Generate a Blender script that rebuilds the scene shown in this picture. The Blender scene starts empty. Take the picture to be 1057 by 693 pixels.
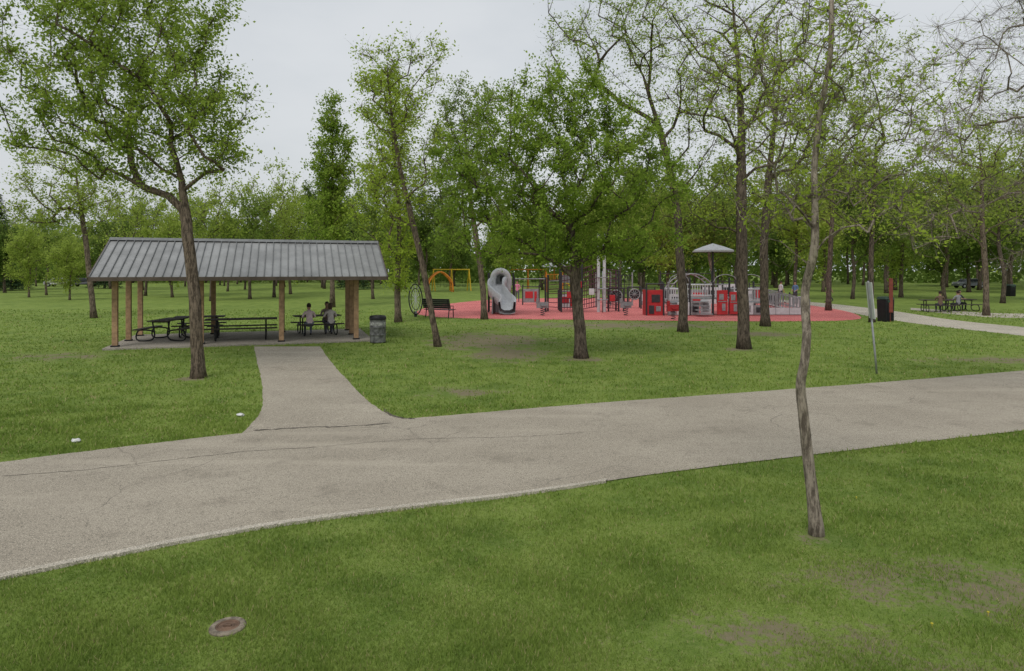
import bpy, bmesh, math, random
import numpy as np
from mathutils import Vector, Matrix
scene=bpy.context.scene
random.seed(7); R=np.random.default_rng(7)
COL=scene.collection
F=690.;CH=2.6;HZ=280.;CX=528.5
def W(px,py,Y): return np.array([(px-CX)*Y/F, Y, CH-(py-HZ)*Y/F])
def Gd(px,py):
    Y=CH*F/(py-HZ); return ((px-CX)*Y/F,Y)
# ---------------------------------------------------------------- materials
def newmat(name):
    m=bpy.data.materials.new(name); m.use_nodes=True
    nt=m.node_tree; nt.nodes.clear()
    return m,nt,nt.nodes,nt.links
def N(nt,t,**k):
    n=nt.nodes.new(t)
    for a,b in k.items():
        if a in n.inputs.keys(): n.inputs[a].default_value=b
        else: setattr(n,a,b)
    return n
def mixc(nt,fac,a,b,blend='MIX'):
    n=nt.nodes.new('ShaderNodeMix'); n.data_type='RGBA'; n.blend_type=blend
    for s,v in ((0,fac),(6,a),(7,b)):
        if isinstance(v,bpy.types.NodeSocket): nt.links.new(v,n.inputs[s])
        else: n.inputs[s].default_value=(v if s==0 else (*v,1))
    return n.outputs[2]
def math_(nt,op,a,b=None,c=None,clamp=False):
    n=nt.nodes.new('ShaderNodeMath'); n.operation=op; n.use_clamp=clamp
    for i,v in enumerate((a,b,c)):
        if v is None: continue
        if isinstance(v,bpy.types.NodeSocket): nt.links.new(v,n.inputs[i])
        else: n.inputs[i].default_value=v
    return n.outputs[0]
def noise(nt,vec,scale,detail=4,rough=.55):
    n=nt.nodes.new('ShaderNodeTexNoise'); n.inputs['Scale'].default_value=scale
    n.inputs['Detail'].default_value=detail; n.inputs['Roughness'].default_value=rough
    if vec is not None: nt.links.new(vec,n.inputs['Vector'])
    return n.outputs['Fac']
def ramp(nt,fac,stops):
    n=nt.nodes.new('ShaderNodeMapRange'); n.interpolation_type='SMOOTHSTEP'
    nt.links.new(fac,n.inputs[0]); n.inputs[1].default_value=stops[0]; n.inputs[2].default_value=stops[1]
    return n.outputs[0]
def pos(nt): return nt.nodes.new('ShaderNodeNewGeometry').outputs['Position']
def finish(m,nt,colsock,rough=.8,metal=0,height=None,bstr=.3,bdist=.01,spec=.3):
    p=N(nt,'ShaderNodeBsdfPrincipled'); o=N(nt,'ShaderNodeOutputMaterial')
    if isinstance(colsock,bpy.types.NodeSocket): nt.links.new(colsock,p.inputs['Base Color'])
    else: p.inputs['Base Color'].default_value=(*colsock,1)
    p.inputs['Roughness'].default_value=rough; p.inputs['Metallic'].default_value=metal
    p.inputs['Specular IOR Level'].default_value=spec
    if height is not None:
        b=N(nt,'ShaderNodeBump'); b.inputs['Strength'].default_value=bstr; b.inputs['Distance'].default_value=bdist
        nt.links.new(height,b.inputs['Height']); nt.links.new(b.outputs[0],p.inputs['Normal'])
    nt.links.new(p.outputs[0],o.inputs[0]); return m
_mc={}
def M(name,c,rough=.6,metal=0,var=.18,scale=6,bump=.15):
    if name in _mc: return _mc[name]
    m,nt,_,_=newmat(name)
    tc=N(nt,'ShaderNodeTexCoord').outputs['Object']
    n1=noise(nt,tc,scale); n2=noise(nt,tc,scale*9,3)
    f=ramp(nt,n1,(.3,.7))
    c1=tuple(x*(1-var) for x in c); c2=tuple(min(1,x*(1+var)) for x in c)
    col=mixc(nt,f,c1,c2)
    col=mixc(nt,ramp(nt,n2,(.55,.8)),col,tuple(x*(1-var*1.6) for x in c))
    finish(m,nt,col,rough,metal,n2,bump,.004)
    _mc[name]=m; return m

def grass_base(nt,P):
    big=noise(nt,P,.22,5,.6); mid=noise(nt,P,1.3,4,.6); fine=noise(nt,P,14,5,.7); cl=noise(nt,P,4.2,3,.6)
    c=mixc(nt,ramp(nt,big,(.35,.65)),(.138,.218,.038),(.212,.298,.058))
    c=mixc(nt,math_(nt,'MULTIPLY',ramp(nt,mid,(.38,.72)),.85),c,(.262,.332,.082))
    c=mixc(nt,math_(nt,'MULTIPLY',ramp(nt,mid,(.52,.30)),.65),c,(.098,.166,.030))
    c=mixc(nt,math_(nt,'MULTIPLY',ramp(nt,cl,(.56,.75)),.45),c,(.32,.35,.12))
    c=mixc(nt,math_(nt,'MULTIPLY',ramp(nt,cl,(.45,.28)),.4),c,(.08,.142,.026))
    return c,fine,mid
def soil_mask(nt,P,fine,mid,patches):
    tot=None
    for (x,y,rx,ry,k) in patches:
        mp=N(nt,'ShaderNodeMapping'); nt.links.new(P,mp.inputs[0])
        mp.inputs['Location'].default_value=(-x/rx,-y/ry,0); mp.inputs['Scale'].default_value=(1/rx,1/ry,0)
        l=nt.nodes.new('ShaderNodeVectorMath'); l.operation='LENGTH'; nt.links.new(mp.outputs[0],l.inputs[0])
        d=math_(nt,'SUBTRACT',1.0,l.outputs['Value'],clamp=True)
        d=math_(nt,'MULTIPLY',d,k)
        tot=d if tot is None else math_(nt,'MAXIMUM',tot,d)
    s=math_(nt,'ADD',tot,math_(nt,'MULTIPLY',math_(nt,'SUBTRACT',mid,.5),3.0))
    s=math_(nt,'ADD',s,math_(nt,'MULTIPLY',math_(nt,'SUBTRACT',fine,.5),2.4))
    on=ramp(nt,tot,(0,.3))
    return math_(nt,'MULTIPLY',ramp(nt,s,(.35,.95)),on)
def pt(px,py,rx,ry,k): 
    x,y=Gd(px,py); return (x,y,rx,ry,k)
PATCH=[pt(505,352,3.2,5.0,1.45),pt(525,366,1.8,2.4,1.5),pt(600,371,.9,.8,1.5),pt(768,361,.9,.8,1.4),pt(205,391,.7,.6,1.3),
       pt(640,336,9,3.2,1.25),pt(1000,612,2.0,1.1,1.0),pt(760,655,1.4,.55,.8),pt(480,405,1.6,1.0,.9),pt(843,556,.35,.3,1.1),
       pt(60,368,2.5,2,.85),pt(1040,372,3.5,1.8,1.0),pt(900,680,1.5,.55,.8),pt(790,345,2.2,1.8,1.4)]
def mat_ground():
    m,nt,_,_=newmat('lawn'); P=pos(nt)
    c,fine,mid=grass_base(nt,P)
    c=mixc(nt,ramp(nt,fine,(.35,.75)),c,mixc(nt,.45,c,(.29,.335,.11)))
    vf=noise(nt,P,70,3,.8)
    c=mixc(nt,math_(nt,'MULTIPLY',ramp(nt,vf,(.60,.30)),.7),c,(.065,.108,.022))
    s=soil_mask(nt,P,fine,mid,PATCH)
    soil=mixc(nt,fine,(.14,.115,.075),(.29,.245,.165))
    c=mixc(nt,math_(nt,'MULTIPLY',s,.9),c,soil)
    h=math_(nt,'ADD',vf,math_(nt,'MULTIPLY',fine,.7))
    return finish(m,nt,c,.95,0,h,.6,.03,.1)
def mat_blade():
    m,nt,_,_=newmat('grass_blades'); P=pos(nt)
    c,fine,mid=grass_base(nt,P)
    g=N(nt,'ShaderNodeNewGeometry').outputs['Random Per Island']
    c=mixc(nt,g,mixc(nt,.4,c,(.092,.165,.026)),mixc(nt,.55,c,(.33,.43,.10)))
    c=mixc(nt,math_(nt,'GREATER_THAN',g,.95),c,(.43,.38,.19))
    d=N(nt,'ShaderNodeBsdfDiffuse'); t=N(nt,'ShaderNodeBsdfTranslucent'); x=N(nt,'ShaderNodeMixShader'); x.inputs[0].default_value=.35
    nt.links.new(c,d.inputs[0]); nt.links.new(c,t.inputs[0]); nt.links.new(d.outputs[0],x.inputs[1]); nt.links.new(t.outputs[0],x.inputs[2])
    o=N(nt,'ShaderNodeOutputMaterial'); nt.links.new(x.outputs[0],o.inputs[0]); return m
def mat_path(name,a,b,crack=True):
    m,nt,_,_=newmat(name); P=pos(nt)
    big=noise(nt,P,.45,5,.6); sp=noise(nt,P,42,5,.95); sp2=noise(nt,P,80,2,.9)
    c=mixc(nt,ramp(nt,big,(.3,.7)),a,b)
    c=mixc(nt,ramp(nt,sp,(.50,.60)),c,tuple(x*.36 for x in a))
    c=mixc(nt,ramp(nt,sp2,(.53,.64)),c,tuple(min(1,x*1.8) for x in b))
    st=noise(nt,P,1.7,6,.7)
    c=mixc(nt,math_(nt,'MULTIPLY',ramp(nt,st,(.52,.72)),.4),c,tuple(x*.5 for x in a))
    mp=N(nt,'ShaderNodeMapping'); mp.inputs['Rotation'].default_value=(0,0,-.42); mp.inputs['Scale'].default_value=(.12,1.5,1); nt.links.new(P,mp.inputs[0])
    c=mixc(nt,math_(nt,'MULTIPLY',ramp(nt,noise(nt,mp.outputs[0],1.0,4,.6),(.5,.7)),.3),c,tuple(x*1.35 for x in b))
    if crack:
        wv=N(nt,'ShaderNodeTexNoise'); wv.inputs['Scale'].default_value=1.1; wv.inputs['Detail'].default_value=5; nt.links.new(P,wv.inputs['Vector'])
        ad=nt.nodes.new('ShaderNodeVectorMath'); ad.operation='MULTIPLY_ADD'; nt.links.new(wv.outputs['Color'],ad.inputs[0]); ad.inputs[1].default_value=(.8,.8,0); nt.links.new(P,ad.inputs[2])
        v=N(nt,'ShaderNodeTexVoronoi'); v.feature='DISTANCE_TO_EDGE'; v.inputs['Scale'].default_value=.4; nt.links.new(ad.outputs[0],v.inputs['Vector'])
        k=math_(nt,'MULTIPLY',ramp(nt,v.outputs['Distance'],(.005,.001)),ramp(nt,noise(nt,P,.35,2),(.48,.60)))
        c=mixc(nt,math_(nt,'MULTIPLY',k,.4),c,(.08,.07,.06))
    return finish(m,nt,c,.9,0,math_(nt,'ADD',sp,sp2),.5,.01,.2)
def mat_leaf(name,dark,mid,light,tr=.5):
    m,nt,_,_=newmat(name)
    g=N(nt,'ShaderNodeNewGeometry').outputs['Random Per Island']
    tc=N(nt,'ShaderNodeTexCoord').outputs['Object']
    n=noise(nt,tc,.9,3)
    f=math_(nt,'ADD',math_(nt,'MULTIPLY',g,.5),math_(nt,'MULTIPLY',ramp(nt,n,(.3,.7)),.5))
    c=mixc(nt,ramp(nt,f,(0.0,.5)),dark,mid); c=mixc(nt,ramp(nt,f,(.45,1.0)),c,light)
    d=N(nt,'ShaderNodeBsdfDiffuse'); t=N(nt,'ShaderNodeBsdfTranslucent'); x=N(nt,'ShaderNodeMixShader'); x.inputs[0].default_value=tr
    nt.links.new(c,d.inputs[0]); nt.links.new(mixc(nt,.6,c,light),t.inputs[0]); nt.links.new(d.outputs[0],x.inputs[1]); nt.links.new(t.outputs[0],x.inputs[2])
    o=N(nt,'ShaderNodeOutputMaterial'); nt.links.new(x.outputs[0],o.inputs[0]); return m
def mat_bark(name,a,b):
    m,nt,_,_=newmat(name)
    tc=N(nt,'ShaderNodeTexCoord').outputs['Object']
    mp=N(nt,'ShaderNodeMapping'); mp.inputs['Scale'].default_value=(1,1,.22); nt.links.new(tc,mp.inputs[0])
    n1=noise(nt,mp.outputs[0],22,6,.75); n2=noise(nt,tc,3,4,.6)
    c=mixc(nt,ramp(nt,n1,(.40,.60)),a,b); c=mixc(nt,math_(nt,'MULTIPLY',ramp(nt,n2,(.5,.75)),.5),c,tuple(x*1.5 for x in b))
    return finish(m,nt,c,.95,0,n1,1.0,.04,.1)
LAWN=mat_ground(); BLADE=mat_blade()
ASPH=mat_path('aged_path_surface',(.290,.256,.204),(.378,.338,.273))
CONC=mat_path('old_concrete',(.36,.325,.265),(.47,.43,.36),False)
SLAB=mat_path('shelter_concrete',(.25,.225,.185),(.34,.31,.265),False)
RUBBER=mat_path('red_rubber_surface',(.50,.13,.125),(.62,.19,.18),False)
LF_mid=mat_leaf('leaf_green',(.125,.205,.030),(.245,.350,.052),(.42,.53,.105))
LF_cen=mat_leaf('leaf_fresh_green',(.105,.185,.026),(.215,.325,.045),(.38,.50,.095))
LF_yel=mat_leaf('leaf_spring_yellow_green',(.16,.24,.026),(.30,.42,.05),(.50,.62,.10),.55)
LF_far=mat_leaf('leaf_distant',(.10,.17,.038),(.205,.295,.060),(.36,.46,.11))
LF_far2=mat_leaf('leaf_distant_yellow',(.16,.23,.038),(.30,.40,.07),(.47,.55,.13))
LF_deep=mat_leaf('leaf_distant_deep',(.055,.105,.024),(.115,.185,.038),(.23,.31,.07))
LF_spr=mat_leaf('spruce_needles',(.025,.055,.022),(.05,.095,.04),(.09,.13,.055),.1)
BK=mat_bark('bark_grey_brown',(.060,.047,.036),(.21,.165,.125))
BKD=mat_bark('bark_dark',(.045,.036,.029),(.155,.122,.096))
BKL=mat_bark('bark_light_ash',(.12,.098,.078),(.38,.325,.265))
# ---------------------------------------------------------------- mesh helpers
class MB:
    def __init__(s): s.v=[];s.f=[];s.m=[]
    def add(s,vs,fs,mi=0):
        o=len(s.v); s.v+= [tuple(map(float,p)) for p in vs]; s.f+=[tuple(i+o for i in f) for f in fs]; s.m+=[mi]*len(fs); return s
    def box(s,c,d,rz=0,rx=0,ry=0,mi=0,taper=1):
        rm=Matrix.Rotation(rz,3,'Z')@Matrix.Rotation(ry,3,'Y')@Matrix.Rotation(rx,3,'X')
        vs=[]
        for z in (-.5,.5):
            t=taper if z>0 else 1
            for x,y in ((-.5,-.5),(.5,-.5),(.5,.5),(-.5,.5)):
                vs.append(Vector(c)+rm@Vector((x*d[0]*t,y*d[1]*t,z*d[2])))
        return s.add(vs,[(3,2,1,0),(4,5,6,7),(0,1,5,4),(1,2,6,5),(2,3,7,6),(3,0,4,7)],mi)
    def tube(s,pts,rad,n=8,mi=0,cap=True,closed=False):
        P=[Vector(p) for p in pts]; k=len(P)
        if not hasattr(rad,'__len__'): rad=[rad]*k
        prev=None; vs=[]
        for i in range(k):
            if closed: t=P[(i+1)%k]-P[i-1]
            else: t=P[min(i+1,k-1)]-P[max(i-1,0)]
            if t.length<1e-9: t=Vector((0,0,1))
            t.normalize()
            if prev is None:
                a=Vector((1,0,0)) if abs(t.x)<.8 else Vector((0,1,0))
                u=t.cross(a).normalized()
            else:
                u=prev-t*prev.dot(t)
                u=u.normalized() if u.length>1e-6 else t.orthogonal().normalized()
            prev=u; w=t.cross(u)
            for j in range(n):
                an=2*math.pi*j/n
                vs.append(P[i]+(u*math.cos(an)+w*math.sin(an))*rad[i])
        fs=[]
        for i in range(k if closed else k-1):
            i2=(i+1)%k
            for j in range(n):
                fs.append((i*n+j,i*n+(j+1)%n,i2*n+(j+1)%n,i2*n+j))
        if cap and not closed: fs+= [tuple(range(n))[::-1],tuple((k-1)*n+j for j in range(n))]
        return s.add(vs,fs,mi)
    def cyl(s,a,b,r,r2=None,n=10,mi=0): return s.tube([a,b],[r,r if r2 is None else r2],n,mi)
    def ring(s,c,Rr,r,ax='y',n=24,m=6,mi=0):
        ps=[]
        for i in range(n):
            a=2*math.pi*i/n; x,y=math.cos(a)*Rr,math.sin(a)*Rr
            ps.append(Vector(c)+Vector({'y':(x,0,y),'x':(0,x,y),'z':(x,y,0)}[ax]))
        return s.tube(ps,r,m,mi,closed=True)
    def lathe(s,prof,c=(0,0,0),n=20,mi=0):
        vs=[];fs=[]
        for r,z in prof:
            for j in range(n):
                a=2*math.pi*j/n; vs.append((c[0]+r*math.cos(a),c[1]+r*math.sin(a),c[2]+z))
        for i in range(len(prof)-1):
            for j in range(n): fs.append((i*n+j,i*n+(j+1)%n,(i+1)*n+(j+1)%n,(i+1)*n+j))
        return s.add(vs,fs,mi)
def mkobj(name,mesh,parent=None,loc=None,label=None):
    o=bpy.data.objects.new(name,mesh); COL.objects.link(o)
    if parent is not None: o.parent=parent
    if loc is not None: o.location=loc
    if label: o['label']=label
    return o
def part(name,mb,mats,parent=None,label=None,smooth=False,bevel=0,loc=None):
    me=bpy.data.meshes.new(name); me.from_pydata(mb.v,[],mb.f)
    if not isinstance(mats,(list,tuple)): mats=[mats]
    for mm in mats: me.materials.append(mm)
    me.polygons.foreach_set('material_index',mb.m)
    bm=bmesh.new(); bm.from_mesh(me); bmesh.ops.recalc_face_normals(bm,faces=bm.faces); bm.to_mesh(me); bm.free()
    if smooth: me.polygons.foreach_set('use_smooth',[True]*len(me.polygons))
    me.update(); o=mkobj(name,me,parent,loc,label)
    if bevel:
        b=o.modifiers.new('bevel','BEVEL'); b.width=bevel; b.segments=2; b.limit_method='ANGLE'
    return o
def thing(name,label,cat,loc=(0,0,0),rz=0,group=None):
    e=bpy.data.objects.new(name,None); COL.objects.link(e); e.empty_display_size=.3
    e.location=loc; e.rotation_euler=(0,0,rz); e['label']=label; e['category']=cat
    if group: e['group']=group
    return e
def tag(o,label,cat,group=None):
    o['label']=label; o['category']=cat
    if group: o['group']=group
def np_mesh(name,V,Fc,mat,smooth=False):
    me=bpy.data.meshes.new(name); V=np.asarray(V,np.float32); Fc=np.asarray(Fc,np.int32)
    me.vertices.add(len(V)); me.vertices.foreach_set('co',V.ravel())
    n,k=Fc.shape; me.loops.add(n*k); me.loops.foreach_set('vertex_index',Fc.ravel())
    me.polygons.add(n); me.polygons.foreach_set('loop_start',np.arange(0,n*k,k,dtype=np.int32))
    me.update(calc_edges=True); me.validate(); me.materials.append(mat); return me
def structure(o): o['kind']='structure'; return o
# ---------------------------------------------------------------- ground & paths
me=bpy.data.meshes.new('ground'); s=1800
me.from_pydata([(-s,-60,0),(s,-60,0),(s,2500,0),(-s,2500,0)],[],[(0,1,2,3)]); me.materials.append(LAWN)
structure(mkobj('ground',me))
def catmull(P,n):
    P=[np.array(p,float) for p in P]; P=[2*P[0]-P[1]]+P+[2*P[-1]-P[-2]]
    out=[]; segs=len(P)-3
    for q in np.linspace(0,segs-1e-6,n):
        i=int(q); t=q-i; a,b,c,d=P[i:i+4]
        out.append(.5*((2*b)+(-a+c)*t+(2*a-5*b+4*c-d)*t*t+(-a+3*b-3*c+d)*t**3))
    return np.array(out)
def wob(n,amp,seed):
    r=np.random.default_rng(seed); x=np.arange(n); w=np.zeros(n)
    for f,a in ((.07,1),(.19,.6),(.45,.45),(1.1,.35),(2.3,.25)): w+=a*np.sin(x*f+r.uniform(0,6.28))
    return w*amp+r.normal(0,amp*.35,n)
def strip(name,A,B,z,mat,amp=.02,seed=1,n=260,jit=(1,1),ext=(0,0)):
    A=catmull(A,n);B=catmull(B,n); d=(B-A)/np.linalg.norm(B-A,axis=1)[:,None]
    A=A+d*wob(n,amp*jit[0],seed)[:,None]; B=B+d*wob(n,amp*jit[1],seed+9)[:,None]
    if ext[0]:
        dv=((A[0]-A[8])/np.linalg.norm(A[0]-A[8])+(B[0]-B[8])/np.linalg.norm(B[0]-B[8]))/2
        k=np.linspace(ext[0],.4,20)[:,None]; A=np.vstack([A[0]+dv*k,A]); B=np.vstack([B[0]+dv*k,B])
    if ext[1]:
        dv=((A[-1]-A[-9])/np.linalg.norm(A[-1]-A[-9])+(B[-1]-B[-9])/np.linalg.norm(B[-1]-B[-9]))/2
        k=np.linspace(.4,ext[1],20)[:,None]; A=np.vstack([A,A[-1]+dv*k]); B=np.vstack([B,B[-1]+dv*k])
    n=len(A)
    V=[(*p,z) for p in A]+[(*p,z) for p in B]
    me=bpy.data.meshes.new(name); me.from_pydata(V,[],[(i,i+1,n+i+1,n+i) for i in range(n-1)]); me.materials.append(mat)
    o=structure(mkobj(name,me)); return o,A,B
far=[Gd(*p) for p in ((-40,483),(0,478),(120,463),(250,448),(432,432),(600,418),(750,407),(900,396),(1057,383))]
near=[Gd(*p) for p in ((-40,605),(0,597),(100,577),(250,548),(400,527),(550,509),(700,487),(900,463),(1057,445))]
road,RA,RB=strip('road',near,far,.012,ASPH,.008,3,420,(.6,1.3),(14,40))
pxs=RA[:,0]/RA[:,1]*F+CX
k1=22+int(np.argmax(pxs[22:]>628))
E=RA[:k1]; d=(RB-RA)[:k1]; d/=np.linalg.norm(d,axis=1)[:,None]
mb=MB(); vs=[];fs=[]
for i,(p,q) in enumerate(zip(E,d)):
    a=p-q*.06; b=p+q*.03
    vs+=[(*a,-.02),(*a,.035),(*b,.035),(*b,-.02)]
for i in range(len(E)-1):
    o=i*4
    for j in range(3): fs.append((o+j,o+j+1,o+j+5,o+j+4))
mb.add(vs,fs); structure(part('kerb',mb,CONC))
pl=[Gd(*p) for p in ((262,358),(266,378),(271,400),(271,420),(262,436),(240,456))]
pr=[Gd(*p) for p in ((330,358),(345,378),(366,400),(385,418),(405,429),(455,440))]
path,PA,PB=strip('footpath',pl,pr,.008,ASPH,.012,11,90)
fp1=[Gd(*p) for p in ((800,309),(860,314),(920,321),(980,330),(1057,338),(1200,352))]
fp2=[Gd(*p) for p in ((800,312),(850,318),(905,328),(960,336),(1057,347),(1200,364))]
path2,QA,QB=strip('park_path',fp1,fp2,.004,CONC,.03,13,160)
fp3=[Gd(*p) for p in ((940,318),(1000,322),(1057,324),(1300,326))]; fp4=[Gd(*p) for p in ((940,320),(1000,326),(1057,328.5),(1300,331))]
path3,_,_=strip('park_path',fp3,fp4,.006,CONC,.03,14,100)
rp=[Gd(*p) for p in ((426,324),(455,328),(520,329.5),(600,330.5),(700,331.5),(800,332),(872,331),(888,327),(860,319),(800,312),(700,309),(600,308),(520,309),(470,313),(440,318))]
rp=[tuple(p) for p in catmull(rp+[rp[0]],120)[:-1]]
me=bpy.data.meshes.new('play_surface'); me.from_pydata([(x,y,.010) for x,y in rp],[],[tuple(range(len(rp)))]); me.materials.append(RUBBER)
structure(mkobj('play_surface',me))
CRK=M('crack_dark',(.11,.097,.08),.95)
def crack(pts,w,seed,mb,z=.016):
    P=catmull([Gd(*p) for p in pts],int(60)); r=np.random.default_rng(seed)
    P=P+np.cumsum(r.normal(0,.012,(len(P),2)),0)*.5+r.normal(0,.012,(len(P),2))
    d=np.gradient(P,axis=0); nn=np.stack([-d[:,1],d[:,0]],1); nn/=np.linalg.norm(nn,axis=1)[:,None]
    ww=w*np.abs(r.normal(1,.45,len(P)))+.001
    ww[0]=ww[-1]=.001
    vs=[(*p,z) for p in P+nn*ww[:,None]]+[(*p,z) for p in P-nn*ww[:,None]]
    m_=len(P); mb.add(vs,[(i,i+1,m_+i+1,m_+i) for i in range(m_-1)])
mb=MB()
crack([(0,493),(90,486),(180,475),(262,466),(330,462)],.005,1,mb)
crack([(262,445),(310,442),(350,441),(405,437)],.020,2,mb)
crack([(330,462),(420,455),(520,452),(610,447)],.003,3,mb)
crack([(395,423),(410,431),(432,434)],.018,4,mb)
crack([(282,380),(310,383),(345,380)],.006,7,mb)
structure(part('pavement_crack',mb,CRK))
# ---------------------------------------------------------------- grass blades
def inpoly(P,poly):
    x,y=P[:,0],P[:,1]; res=np.zeros(len(P),bool); n=len(poly); j=n-1
    for i in range(n):
        xi,yi=poly[i]; xj,yj=poly[j]
        c=((yi>y)!=(yj>y))&(x<(xj-xi)*(y-yi)/(yj-yi+1e-12)+xi); res^=c; j=i
    return res
KE=RA[:k1]-(RB-RA)[:k1]/np.linalg.norm((RB-RA)[:k1],axis=1)[:,None]*.05
polys=[np.vstack([KE[::3],RA[k1::3],RB[::-3]]),np.vstack([PA,PB[::-1]]),np.vstack([QA,QB[::-1]]),np.array(rp)]
SP0=np.array([-13.3,22.4]); SU=np.array([.949,.316]); SV=np.array([-.316,.949])
def SH(a,b,z=0): p=SP0+SU*a+SV*b; return (p[0],p[1],z)
pad=[SH(-.28,-.45)[:2],SH(8.5,-.45)[:2],SH(8.5,4.6)[:2],SH(-.28,4.6)[:2]]
polys.append(np.array(pad))
def blades(name,n,y0,y1,hh,ww,seed,edge=False):
    r=np.random.default_rng(seed)
    inv=r.uniform(1/y1,1/y0,n); Y=1/inv; X=r.uniform(-.86,.86,n)*Y+r.normal(0,.3,n)
    P=np.stack([X,Y],1); keep=np.ones(n,bool)
    for q in polys: keep&=~inpoly(P,q)
    wv=.5+.5*np.sin(X*2.7+np.sin(Y*3.1)*1.7)*np.sin(Y*3.3+X*1.1)
    for (x,y,rx,ry,k) in PATCH:
        dd=np.hypot((X-x)/rx,(Y-y)/ry); keep&=~((dd<1)&(r.random(n)<np.clip((1-dd)*k*1.7*(.22+wv),0,.85)))
    keep&=np.hypot(X+2.08,Y-4.87)>.14
    P=P[keep]; Y=P[:,1]; n=len(P)
    tuft=.5+.9*(np.sin(P[:,0]*3.1+np.sin(P[:,1]*2.3)*2)*np.sin(P[:,1]*3.7+P[:,0])*.5+.5)
    h=hh*tuft*r.uniform(.5,1.3,n)*(1+Y*.02); w=ww*Y*r.uniform(.6,1.3,n)
    a=r.uniform(0,math.pi*2,n); b=r.uniform(0,math.pi*2,n); ln=h*r.uniform(.1,.9,n)
    V=np.zeros((n,3,3)); V[:,:2,2]=0.0
    V[:,0,0]=P[:,0]-np.cos(a)*w; V[:,0,1]=P[:,1]-np.sin(a)*w
    V[:,1,0]=P[:,0]+np.cos(a)*w; V[:,1,1]=P[:,1]+np.sin(a)*w
    V[:,2,0]=P[:,0]+np.cos(b)*ln; V[:,2,1]=P[:,1]+np.sin(b)*ln; V[:,2,2]=h
    me=np_mesh(name,V.reshape(-1,3),np.arange(n*3).reshape(-1,3),BLADE)
    o=mkobj(name,me); o['kind']='stuff'; return o
blades('lawn_grass',300000,3.9,13,.030,.0007,1)
blades('lawn_grass',120000,9.5,45,.038,.0009,2)
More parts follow.
